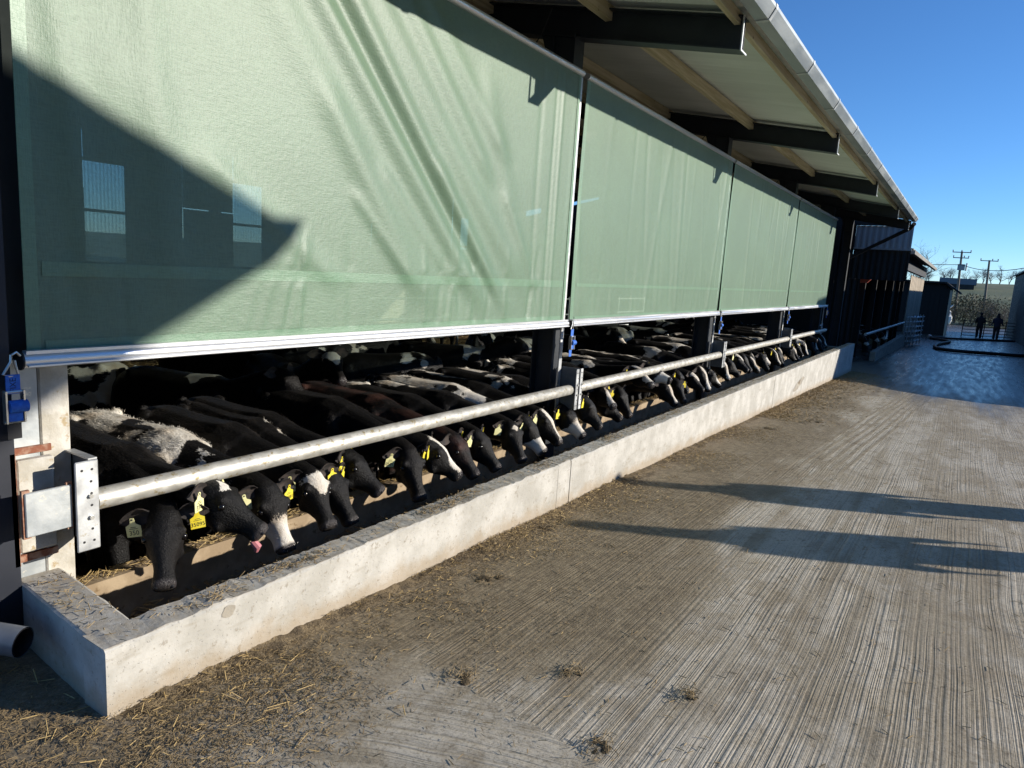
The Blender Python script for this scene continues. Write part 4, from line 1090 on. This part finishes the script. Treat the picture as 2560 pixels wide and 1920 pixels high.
# black shed
bs_ = empty("black_shed", (58, 3, yard_z(58)), "small black boarded shed with overhanging roof at the end of the yard", "shed")
for i in range(12):
    y0 = 1.16+i*.30
    rel(MB().box((57.96+.012*(i % 2), y0, yard_z(58)-.1), (58.0+.012*(i % 2), y0+.29, min(2.33, 2.0+y0*0+i*.25))).build("board", M['board_dark']), bs_)
rel(MB().prism([(1.18, -1.6), (4.8, -1.6), (4.8, 2.33), (1.6, 2.33), (1.18, 2.0)], "x", 58.04, 66).build("shed_body", M['board_dark']), bs_)
rel(MB().prism([(.56, 1.78), (1.49, 2.46), (5.2, 2.46), (5.2, 2.34), (1.52, 2.34), (.60, 1.68)], 'x', 57.5, 66.3).build("roof", M['board_dark']), bs_)
rel(MB().box((57.7, 1.05, yard_z(58)-.1), (57.85, 1.2, 1.9)).build("corner_post", M['board']), bs_)
# blue grey building on the right plus an added shadow-casting wall (its shadow lies over the far yard)
rb = empty("clad_building", (45, -4.5, yard_z(45)), "blue grey corrugated building along the right side of the yard", "building")
pr = [(17.3, -.55), (17.45, .2), (17.74, .57), (18.2, .80), (18.87, 1.02), (20.7, 1.38), (21.3, 1.99), (25.2, 1.99), (25.2, -1.2), (17.3, -.9)]
rel(MB().prism(pr, 'y', -3.25, -3.05).build("shadow_wall", M['concrete_old']), rb)  # unseen wall added, its sloped profile shaped to cast the near shadow edge
for i in range(13):
    a = 25.4+i*3.74; b = a+3.73; mb = MB(); V = []; k = 40
    for z in (-2.0, 3.55):
        for q in range(k+1): V.append((a+(b-a)*q/k, -3.06+[0, 0, .05, .05][q % 4], z))
    rel(mb.add(V, [(q, q+1, k+q+2, k+q+1) for q in range(k)]).build("cladding_sheet", M['clad_blue']), rb)
rel(MB().prism([(-2.80, 3.55), (-9, 5.4), (-15.2, 3.55), (-15.2, 3.45), (-9, 5.3), (-2.80, 3.45)], 'x', 25.3, 74.1).build("roof", M['clad_blue']), rb)
rel(MB().prism([(-3.1, -2.2), (-15, -2.2), (-15, 3.4), (-9, 5.28), (-3.1, 3.45)], 'x', 73.9, 74.0).build("gable", M['clad_blue']), rb)
rel(MB().prism([(-3.3, -2.2), (-15, -2.2), (-15, 3.4), (-9, 5.28), (-3.3, 3.45)], 'x', 25.5, 25.6).build("gable", M['clad_blue']), rb)
# open canopy behind the photographer whose eave shades the first curtain
cp = empty("open_canopy", (3, -10, .0), "open sided canopy roof standing behind the viewer", "canopy")
E0 = (6.96, 4.25)
prof = [(6.96, 4.25), (6.86, 4.13), (6.74, 4.01), (6.51, 3.98), (6.45, 4.06), (0.4, 6.80), (0.4, 7.0), (6.74, 4.24)]
rel(MB().prism(prof, 'y', -4.2, -16).build("roof", M['clad_dark']), cp)
rel(MB().prism([(-5.6, 4.2), (.4, 6.8), (.4, 7.0), (-5.9, 4.25)], 'y', -4.2, -16).build("roof", M['clad_dark']), cp)
for px_, py_ in ((-5.2, -4.6), (-5.2, -15.6), (6.2, -15.6), (.5, -15.6), (6.2, -11.8)):
    rel(MB().box((px_-.1, py_-.1, -.2), (px_+.1, py_+.1, 4.3)).build("post", M['steel_dark']), cp)
rel(MB().box((6.1, -16, 4.02), (6.3, -4.3, 4.16)).box((-5.3, -16, 4.02), (-5.1, -4.3, 4.16)).build("beam", M['steel_dark']), cp)

lb = empty("sky_fill_blocker", (-4, -26, -.3), "added long dark barn form behind the viewer, blocking sky light", "barn")  # unseen barn added to cut the sky fill on the curtains
rel(MB().box((-40, -30, -1), (20, -24, 4.6)).build("wall", M['clad_dark']), lb)
rel(MB().prism([(-23.6, 4.55), (-31, 6.4), (-31, 6.3), (-23.6, 4.45)], 'x', -40.5, 20.5).build("roof", M['old_roof']), lb)
# ------------------------------------------------------------------ people
def person(name, label, loc, facing, mats, arms, stride, height=1.76, hood=False):
    s = height/1.78; mb = MB()
    loft(mb, [((0, 0, z), a, b) for z, a, b in ()] or [((0, 0, .78), .19, .14), ((0, 0, .95), .205, .15), ((0, 0, 1.1), .20, .145), ((0, 0, 1.28), .215, .15), ((0, 0, 1.42), .215, .135), ((0, 0, 1.49), .13, .09), ((0, 0, 1.54), .07, .065)])
    mb.tube([(0, 0, 1.46), (.01, 0, 1.56), (.015, 0, 1.60)], [.07, .058, .055], 10)
    mb.ball((.02, 0, 1.675), (.10, .078, .12), 14, 10)
    mb.tube([(.09, 0, 1.665), (.125, 0, 1.65)], [.02, .013], 6)
    for sg in (-1, 1):
        k = stride*sg
        mb.tube([(0, sg*.09, .93), (.02+k*.5, sg*.10, .70), (.03+k, sg*.10, .50), (k*1.3-.03, sg*.10, .28), (k*1.5-.03, sg*.10, .08), (k*1.5-.04, sg*.10, .03)], [.115, .105, .090, .085, .078, .07], 12)
        mb.tube([(k*1.5-.07, sg*.10, .035), (k*1.5+.05, sg*.105, .04), (k*1.5+.17, sg*.11, .03)], [.045, .046, .03], 10)
        a = arms[0 if sg > 0 else 1]
        mb.tube([(0, sg*.18, 1.43), (-.01, sg*.235, 1.30), (a[0]*.4-.02, sg*.26, 1.14), (a[0], sg*a[1], a[2])], [.075, .070, .062, .045], 10)
        H = Vector((a[0], sg*a[1], a[2]))
        mb.ball(tuple(H+Vector((.015, 0, -.045))), (.028, .02, .055), 8, 6)
        for q in range(4): mb.tube([tuple(H+Vector((-.012+q*.014, 0, -.08))), tuple(H+Vector((-.008+q*.014, -sg*.006, -.115))), tuple(H+Vector((-.004+q*.014, -sg*.02, -.142+.006*abs(q-1.5))))], [.011, .010, .008], 6)
        mb.tube([tuple(H+Vector((.03, 0, -.03))), tuple(H+Vector((.055, -sg*.01, -.07)))], [.012, .009], 6)
    me = remesh(mb, .012, 2, .4)
    for mt_ in mats: me.materials.append(M[mt_])
    nv = len(me.vertices)
    mi = []
    for p in me.polygons:
        c = p.center
        skin_ = (c.z > 1.575 and not (c.z > 1.70 or c.x < .0)) or any((Vector(c)-Vector((a[0], sg*a[1], a[2]-.07))).length < .09 and c.z < a[2]-.005 for sg, a in ((1, arms[0]), (-1, arms[1])))
        mi.append(2 if skin_ else (1 if c.z < .92 else 0))
    me.polygons.foreach_set("material_index", mi)
    r = empty(name, loc, label, "person", None, radians(facing)); r.scale = (s, s, s)
    link("body", me, r)
    hat = MB()
    hat.ball((.01, 0, 1.715), (.108, .088, .092), 14, 8)
    if hood: hat.tube([(.0, 0, 1.50), (-.03, 0, 1.58), (-.02, 0, 1.66)], [.10, .10, .09], 12)
    hat.build("cap", M['cloth_dark'], r, smooth=True)
    return r
person("person", "person in dark clothes walking away by the yard gate, left of two", (59.8, -.88, yard_z(59.8)), 5, ('cloth_dark', 'cloth_dark', 'skin'), ((.10, .27, 1.02), (-.02, .30, .98)), .10)
person("person", "person in navy clothes walking away by the yard gate, right of two", (59.5, -1.87, yard_z(59.5)), -4, ('cloth_navy', 'cloth_dark', 'skin'), ((.02, .34, 1.0), (.06, .33, .99)), .06, 1.80, True)
person("person", "bystander outside the view whose long shadow reaches the trough, farther of two", (8.3, -2.62, yard_z(8.3)), 120, ('cloth_navy', 'cloth_dark', 'skin'), ((.05, .28, .98), (.0, .28, .97)), .03, 1.78, True)
person("person", "bystander outside the view whose long shadow crosses the yard, nearer of two", (7.15, -3.0, yard_z(7.1)), 110, ('cloth_dark', 'cloth_dark', 'skin'), ((.10, .32, 1.05), (.02, .30, .97)), .05, 1.80, True)

# ------------------------------------------------------------------ yard things
gt = empty("yard_gate", (60.5, -1.5, yard_z(60)), "dark tubular gate across the far yard in front of two people", "gate")
for i in range(6):
    z = yard_z(60)+.12+i*.21
    rel(MB().tube([(59.2, .13, z+.02), (63.2, -3.6, z-.05)], .022, 8).build("rail", M['hose'], smooth=True), gt)
for t in (0, .35, .7, 1.0):
    xx, yy = 59.2+4*t, .13-3.73*t
    rel(MB().tube([(xx, yy, yard_z(60)-.1), (xx, yy, yard_z(60)+1.25)], .03, 8).build("upright", M['hose'], smooth=True), gt)
hp_ = [(46.5, -7, 0), (38.5, -3.2, 0), (36.4, -2.1, 0), (35.8, -1.2, 0), (35.0, 0.1, 0), (35.3, .75, 0), (37.2, 1.02, 0), (40.2, .98, 0), (42.8, .72, 0), (44.6, .58, 0), (46.0, .72, 0), (46.9, 1.05, 0), (47.6, 1.45, 0), (48.6, 1.6, 0)]
def catmull(pts, n=6):
    out = []
    for i in range(len(pts)-1):
        p = [Vector(pts[max(0, min(len(pts)-1, i+k))]) for k in (-1, 0, 1, 2)]
        for j in range(n):
            t = j/n
            out.append(.5*((2*p[1])+(-p[0]+p[2])*t+(2*p[0]-5*p[1]+4*p[2]-p[3])*t*t+(-p[0]+3*p[1]-3*p[2]+p[3])*t**3))
    out.append(Vector(pts[-1])); return out
hz = [Vector((p.x, p.y, yard_z(p.x)+.085)) for p in catmull(hp_)]
hs = empty("slurry_hose", (36, 0, yard_z(36)), "thick black hose snaking across the wet far yard", "hose")
rel(MB().tube(hz, .075, 12).build("hose_tube", M['hose'], smooth=True), hs)
e_ = hz[-1]; rel(MB().tube([e_, e_+Vector((.25, .1, .05))], .12, 12).build("coupling", M['galv'], smooth=True), hs)
rel(MB().tube([e_+Vector((.2, .05, .02)), e_+Vector((1.6, -1.0, -.03)), e_+Vector((9, -4.5, -.2))], .07, 10).build("hose_tube", M['hose'], smooth=True), hs)
# stack of galvanised hurdles against the old shed
for i in range(4):
    yy = 2.0-.10*i; x0 = 36.0+.5*i
    r = empty("hurdle", (x0, yy, yard_z(x0)), ["galvanised hurdle leaning by the old shed posts, innermost of four", "galvanised hurdle leaning by the old shed posts, second of four", "galvanised hurdle leaning by the old shed posts, third of four", "galvanised hurdle leaning by the old shed posts, outermost of four"][i], "hurdle", "hurdles leaning by the old shed")
    for k in range(6):
        z = yard_z(x0)+.2+k*.22
        rel(MB().tube([(x0, yy+.25, z), (x0+2.2, yy+.25-.2, z), (x0+2.35, yy+.02, z+.02)], .022, 8).build("rail", M['galv'], smooth=True), r)
    for xx in (x0+.1, x0+2.1): rel(MB().tube([(xx, yy+.25-.2*(xx-x0)/2.2, yard_z(x0)), (xx, yy+.25-.2*(xx-x0)/2.2, yard_z(x0)+1.42)], .024, 8).build("upright", M['galv'], smooth=True), r)
# two calves in the old shed, head out over the kerb
for i, (cx, lb) in enumerate(((26.3, "white legged calf in the old shed reaching over its kerb, nearest"), (29.6, "white faced calf in the old shed reaching over its kerb, second"), (32.2, "black calf with white shoulder in the old shed, third"))):
    c_ = calf("calf", lb, "calves in the old shed", muzzle=(cx, 2.62, -.28), P=(.84, 0, .66), pitch=60, hyaw=15, voxel=.026, seed=120+i, sc=1.12, blaze='snip', nose_white=True, patches=[((.3, 0, .6), (.14, .2, .2)), ((0, 0, .85), (.3, .1, .07))], tags=())
    c_.location.z = yard_z(cx)-.06
bag = empty("feed_bag", (92, 1.7, -1.6), "white sack hanging at the corner beyond the black shed", "sack")
mb = MB(); loft(mb, [((0, 0, .0), .25, .25), ((0, 0, .3), .4, .35), ((.05, 0, .8), .38, .3), ((.1, 0, 1.3), .26, .22), ((0, .1, 1.7), .12, .12), ((0, -.3, 2.1), .06, .06)], 10)
o = mb.build("sack_body", M['bag'], bag, smooth=True)

# ------------------------------------------------------------------ power line
def power_pole(x_, y_, ztop, label, arms):
    zb = yard_z(74)-.1
    r = empty("power_pole", (x_, y_, zb), label, "pole", "wooden power poles beyond the yard")
    rel(MB().tube([(x_, y_-.35, zb), (x_, y_, ztop)], [.17, .11], 10).build("pole_shaft", M['pole'], smooth=True), r)
    for (dz, hw, ins) in arms:
        a = rel(MB().box((x_-.06, y_-hw, ztop-dz-.06), (x_+.06, y_+hw, ztop-dz+.04)).build("crossarm", M['pole']), r)
        for t in ins: rel(MB().tube([(x_, y_+t*hw, ztop-dz+.04), (x_, y_+t*hw, ztop-dz+.26)], [.05, .07], 8).build("insulator", M['clad_grey'], smooth=True), r)
    return r
p1 = power_pole(100, 1.55, 6.75, "taller wooden power pole with two crossarms and a grey transformer", [(.1, .95, (-.95, 0.02, .95)), (.75, .8, (-.95, -.4, .95))])
rel(MB().box((99.75, 1.0, 4.55), (100.2, 1.75, 5.25)).build("transformer", M['clad_grey']), p1)
rel(MB().tube([(100, .88, 4.5), (100, .85, 5.4)], .09, 8).build("bushing", M['bag']), p1)
p2 = power_pole(108, -1.40, 6.20, "thinner wooden power pole with a single crossarm", [(.08, .95, (-.95, -.35, .95))])
def wire(a, b, sag, label):
    a, b = Vector(a), Vector(b)
    pts = [a.lerp(b, t/14)+Vector((0, 0, -4*sag*(t/14)*(1-t/14))) for t in range(15)]
    o = MB().tube(pts, .035, 5).build("overhead_wire", M['black_plastic']); tag(o, label, "wire", "overhead wires")
wire((99.8, 1.45, 5.2), (90, 14, 5.5), .4, "dark overhead wire running left from the taller power pole")
wire((99.8, 1.35, 5.2), (60, -6.4, 5.3), 1.1, "dark overhead wire running right across the sky from the taller pole")

# ------------------------------------------------------------------ trees and hedges
def branch(mb, tw, p, d, L, r, depth, rnd, maxd, spread=.55):
    k = 4; pts = [p]; dd = d.copy()
    for i in range(k):
        dd = (dd+Vector((rnd.uniform(-1, 1), rnd.uniform(-1, 1), rnd.uniform(-.5, .7)))*.16).normalized()
        pts.append(pts[-1]+dd*L/k)
    tgt = mb if depth < 2 else tw
    tgt.tube(pts, [r*(1-.55*i/k) for i in range(k+1)], 5 if depth < 2 else 3, caps=False)
    if depth >= maxd: return
    for i in range(rnd.randint(3, 5) if depth else rnd.randint(5, 7)):
        t = rnd.uniform(.35, 1.); q = pts[min(k, int(t*k+.5))]
        a = Vector((rnd.uniform(-1, 1), rnd.uniform(-1, 1), rnd.uniform(-.15, .9))).normalized()
        nd = (dd*(1-spread)+a*spread).normalized()
        branch(mb, tw, q, nd, L*rnd.uniform(.5, .74), r*.45, depth+1, rnd, maxd, spread)
def tree_mesh(seed, H, maxd=4, tmat='twig', rt=.02):
    rnd = random.Random(seed); a, b = MB(), MB()
    branch(a, b, Vector((0, 0, -.2)), Vector((0, 0, 1)), H*.42, H*rt, 0, rnd, maxd, .62)
    return a.mesh("trunk", M['bark'], recalc=False), b.mesh("crown", M[tmat], recalc=False)
def place_tree(meshes, loc, sc, rz, label, group):
    r = empty("bare_tree", loc, label, "tree", group, rz); r.scale = (sc, sc, sc)
    link("trunk", meshes[0], r); link("crown", meshes[1], r)
big = tree_mesh(5, 8, 5)
place_tree(big, (74, 4.6, -1.6), 1.15, .4, "bare ash tree rising behind the old sheds", None)
place_tree(tree_mesh(9, 6, 5), (78, 2.9, -1.6), .8, 2.1, "smaller bare tree in front of the hill, left of the poles", None)
place_tree(tree_mesh(13, 4, 5), (84, -2.6, -1.7), .85, 1.1, "dark bare tree standing in the hedge right of the second pole", None)
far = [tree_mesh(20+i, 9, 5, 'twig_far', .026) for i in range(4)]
FT = [("leftmost", 13.5, 7.0), ("second", 9.5, 8.5), ("third", 6.2, 10.), ("fourth", 2.2, 8.0), ("fifth", -.6, 9.0), ("sixth", -3.2, 9.5), ("seventh", -5.6, 8.0), ("eighth", -8.2, 11.), ("ninth", -10.8, 9.0), ("rightmost", -13.5, 9.5)]
for i, (nm, yy, h_) in enumerate(FT):
    xx = 300+6*((i*5) % 3)
    place_tree(far[i % 4], (xx, yy, hill(xx, yy)-.3), h_/10.5*1.0, i*1.3, nm+" of the bare trees along the skyline on the hill", "bare trees on the skyline")
# scrub and hedge below the hill: separate bushes
def bush_mesh(seed, w, h):
    rnd = random.Random(seed); st, lf = MB(), MB()
    for i in range(16):
        a = rnd.uniform(0, 2*pi); rr = rnd.uniform(0, w*.35)
        branch(st, st, Vector((rr*cos(a), rr*sin(a), 0)), Vector((.5*cos(a), .5*sin(a), 1)).normalized(), h*rnd.uniform(.4, .65), .03, 2, rnd, 4, .6)
    for i in range(1500):
        u = Vector((rnd.gauss(0, .38)*w*.6, rnd.gauss(0, .38)*w*.6, rnd.uniform(.08, 1)**.8*h*(1-.25*rnd.random())))
        s_ = rnd.uniform(.05, .12); d1_ = Vector((rnd.uniform(-1, 1), rnd.uniform(-1, 1), rnd.uniform(-1, 1))).normalized()*s_
        d2_ = Vector((rnd.uniform(-1, 1), rnd.uniform(-1, 1), rnd.uniform(-1, 1))).normalized()*s_*.6
        lf.add([u-d1_, u+d2_, u+d1_, u-d2_], [(0, 1, 2, 3)])
    return st.mesh("stems", M['twig'], recalc=False), lf.mesh("foliage", M['leaf'], recalc=False)
bm_ = [bush_mesh(40+i, 3.2, 3.4) for i in range(3)]
BU = [("brown hedge bush beside the black shed", 96, 3.4, .95), ("brown hedge bush left of the taller pole", 94, 1.9, 1.0), ("tall tangled bush between the two poles", 95, .2, 1.15), ("tangled bush just left of the thinner pole", 97, -1.2, 1.1),
      ("greener bush just right of the thinner pole", 99, -2.6, .9), ("low bush in the gap before the green field", 92, -3.6, .45), ("bush by the corner of the blue grey building", 98, -5.2, 1.15), ("far bush behind the blue grey building", 104, -7.2, 1.2), ("dense bush behind the black shed roof", 100, 5.5, 1.2)]
for i, (lb, xx, yy, sc_) in enumerate(BU):
    r = empty("hedge_bush", (xx, yy, hill(xx, yy)-.05), lb, "bush", "hedge bushes below the hill", i*1.1); r.scale = (sc_, sc_, sc_)
    link("stems", bm_[i % 3][0], r); link("foliage", bm_[i % 3][1], r)
fr_ = empty("far_farm_building", (210, 5, hill(210, 5)), "low blue grey farm building on the hillside between the poles", "building")
rel(MB().box((205, -.5, hill(205, 2)-1), (222, 6.5, hill(205, 2)+1.2)).build("wall", M['clad_dark']), fr_)
rel(MB().prism([(-.9, hill(205, 2)+1.2), (6.9, hill(205, 2)+1.2), (6.9, hill(205, 2)+2.6), (-.9, hill(205, 2)+2.6)], 'x', 205, 222.5).build("roof", M['sheet_blue']), fr_)

# ------------------------------------------------------------------ straw, muck and litter
def straw_stuff(name, pts, lmin, lmax, material, seed, w=.0016, lift=.004, tilt=.25, label=None):
    rg = np.random.default_rng(seed); n = len(pts); pts = np.asarray(pts)
    a = rg.uniform(0, 2*np.pi, n); el = rg.normal(0, tilt, n); L = rg.uniform(lmin, lmax, n)**1.0
    d = np.stack([np.cos(a)*np.cos(el), np.sin(a)*np.cos(el), np.sin(el)], 1)*L[:, None]/2
    s = np.stack([-np.sin(a), np.cos(a), np.zeros(n)], 1)*w*rg.uniform(.6, 1.5, (n, 1))
    u = np.array([0, 0, 1.])*w*1.2
    c = pts+np.stack([np.zeros(n), np.zeros(n), lift*rg.uniform(.3, 1.6, n)+np.abs(d[:, 2])], 1)
    V = np.stack([c-d-s, c-d+s, c-d+u, c+d-s, c+d+s, c+d+u], 1).reshape(-1, 3)
    b = (np.arange(n)*6)[:, None]
    q = np.concatenate([b+np.array([[0, 3, 4, 1]]), b+np.array([[1, 4, 5, 2]]), b+np.array([[2, 5, 3, 0]])], 0)
    me = bpy.data.meshes.new(name); me.from_pydata(V.tolist(), [], q.tolist()); me.materials.append(material)
    o = link(name, me); tag(o, label, kind='stuff'); return o
rg = np.random.default_rng(2)
def bank_h(xx, d):
    a = .020*max(0, mnoise.noise(Vector((xx*.9, 2.2, 0)))+.30)+.006
    w_ = .10+.26*abs(mnoise.noise(Vector((xx*1.3, 7, 0))))
    return a*max(0, 1-d/w_)**1.3*(1+.8*mnoise.fractal(Vector((xx*16, d*16, 0)), 1., 2., 3))
nx_, ny_ = 620, 14
V = []
for i in range(nx_+1):
    xx = 1.16+(19.6-1.16)*(i/nx_)**1.5
    for j in range(ny_+1):
        d = .42*(j/ny_)**1.3; hh = bank_h(xx, d)*min(1, (xx-1.15)*6)
        V.append((xx, TR_Y0+.002-d, -.0252*xx+hh-.003))
Fs = [(i*(ny_+1)+j, (i+1)*(ny_+1)+j, (i+1)*(ny_+1)+j+1, i*(ny_+1)+j+1) for i in range(nx_) for j in range(ny_)]
tag(MB().add(V, Fs).build("feed_bank", M['muck'], smooth=True), "low bank of trodden feed and muck along the foot of the trough", kind='stuff')
def band(n, x0, x1, dens):
    X = x0+(x1-x0)*rg.random(n)**1.25; d = rg.exponential(dens, n); Y = TR_Y0-.005-d
    keep = np.array([mnoise.noise(Vector((x_*1.1, y_*1.6, 3)))+.45*mnoise.noise(Vector((x_*4, y_*5, 1))) for x_, y_ in zip(X, Y)]) > rg.uniform(-.35, .35, n)-.02+.18*(d > .5)
    keep &= (d < 1.5)
    X, Y = X[keep], Y[keep]; return np.stack([X, Y, -.0252*X+np.array([bank_h(a_, TR_Y0-b_) if b_ > 1.7 else 0 for a_, b_ in zip(X, Y)])], 1)
straw_stuff("loose_straw", band(3600, 1.0, 12, .20), .010, .040, M['straw'], 1, label="pale loose straw scattered along the foot of the trough")
straw_stuff("damp_straw", band(60000, 1.0, 14, .30), .005, .024, M['straw_dark'], 2, w=.0009, label="damp brown straw and feed trodden along the trough")
X = rg.uniform(.55, 1.9, 16000); Y = rg.uniform(1.5, 3.0, 16000); k = ~((X > 1.13) & (Y > 2.26)) & (rg.random(16000) < np.clip((Y-1.5)/.5, .15, 1))
straw_stuff("damp_straw", np.stack([X[k], Y[k], -.0252*X[k]], 1), .005, .026, M['straw_dark'], 3, w=.0009, label="damp straw lying around the near end of the trough")
k2 = rg.random(len(X)) < .016; k2 &= k
straw_stuff("loose_straw", np.stack([X[k2], Y[k2], -.0252*X[k2]], 1), .03, .10, M['straw'], 4, label="bright straw stalks around the near end of the trough")
# far band: a thin bank of spilled feed
X = 10+9.7*rg.random(5000); Y = TR_Y0-.01-rg.exponential(.24, 5000)
straw_stuff("spilled_feed", np.stack([X, Y, -.0252*X], 1), .03, .08, M['straw_dark'], 5, w=.003, label="yellowish spilled feed banked along the far half of the trough")
# litter on the trough top in clumps, on the kerb and on the barn floor
C_ = [(1.60, 2.34), (1.95, 2.36), (2.10, 2.34), (2.95, 2.35), (3.1, 2.33), (3.3, 2.36), (4.2, 2.36), (5.3, 2.38)]+[(5.5+i*.5, 2.36) for i in range(28)]
pts = []
for cx, cy in C_:
    for j in range(70 if cx < 5.4 else 60):
        xx, yy = cx+rg.normal(0, .07 if cx < 5.4 else .2), cy+rg.normal(0, .03)
        if TR_Y0+.004 < yy < TR_Y1-.005 and xx > 1.16: pts.append((xx, yy, TR_TOP+.002))
for j in range(500): pts.append((rg.uniform(1.2, 9), rg.uniform(2.29, 2.43), TR_TOP+.002))
for j in range(90):
    t = rg.random(); pts.append((1.17+.05*t+rg.random()*.13, 2.46+.55*t, TR_TOP+.004))
straw_stuff("feed_litter", pts, .008, .040, M['straw_dark'], 6, w=.0014, label="scraps of feed lying on top of the trough wall")
straw_stuff("feed_litter", [(rg.uniform(1.45, 12), rg.uniform(3.2, 3.31), .03) for _ in range(2600)], .02, .07, M['straw'], 7, label="straw lying on the inner kerb of the trough")
straw_stuff("bedding_straw", [(rg.uniform(1.4, 20), rg.uniform(4.2, 13), FLOOR) for _ in range(16000)], .05, .2, M['straw_dark'], 8, w=.005, lift=.02, label="straw bedding over the barn floor")
straw_stuff("trough_feed", [(rg.uniform(1.4, 14), rg.uniform(2.45, 3.19), -.2) for _ in range(9000)], .02, .08, M['straw_dark'], 9, w=.003, lift=.03, label="chopped feed in the bottom of the trough")
straw_stuff("yard_straw", [(a, b, yard_z(a)) for a, b in zip(rg.uniform(.6, 12, 1500), rg.uniform(-2, 2.1, 1500))], .012, .045, M['straw_dark'], 10, label="odd bits of straw dropped on the yard concrete")
# clods of dung on the yard
def clod(x_, y_, s_, seed, label):
    mb = MB(); r_ = random.Random(seed)
    for i in range(5): mb.ball((x_+r_.gauss(0, s_*.5), y_+r_.gauss(0, s_*.5), yard_z(x_)+s_*.02), (s_*r_.uniform(.3, .7), s_*r_.uniform(.25, .5), s_*r_.uniform(.08, .16)), 8, 5)
    me = remesh(mb, s_*.12, 1); me.materials.append(M['dung'])
    o = link("dung_clod", me); tag(o, label, "dung", "clods of dung dropped on the yard")
CL = [(2.46, 1.16, .035, "small clod of dung on the pale concrete left of centre"), (2.10, .86, .045, "straggly clod of dung near the bottom edge"), (2.62, .72, .03, "dark crumb of dung on the groove lines right of centre"),
      (3.9, 2.12, .07, "dark dung clod against the trough foot at the panel joint"), (3.0, 1.95, .06, "dung clod in the straw below the trough"), (2.15, 1.5, .05, "flattened dung clod where the slab grooves change direction"),
      (10.4, 1.55, .09, "dung clod far along the trough foot"), (9.2, 1.85, .12, "largest dung clod heaped by the trough in the second bay")]
for i, c_ in enumerate(CL): clod(c_[0], c_[1], c_[2], i, c_[3])
straw_stuff("feed_litter", [(c_[0]+rg.normal(0, c_[2]*.9), c_[1]+rg.normal(0, c_[2]*.6), yard_z(c_[0])+.003) for c_ in CL for _ in range(60)], .012, .045, M['straw_dark'], 11, w=.0011, lift=.012, label="wisps of dirty straw caught on the dung clods")
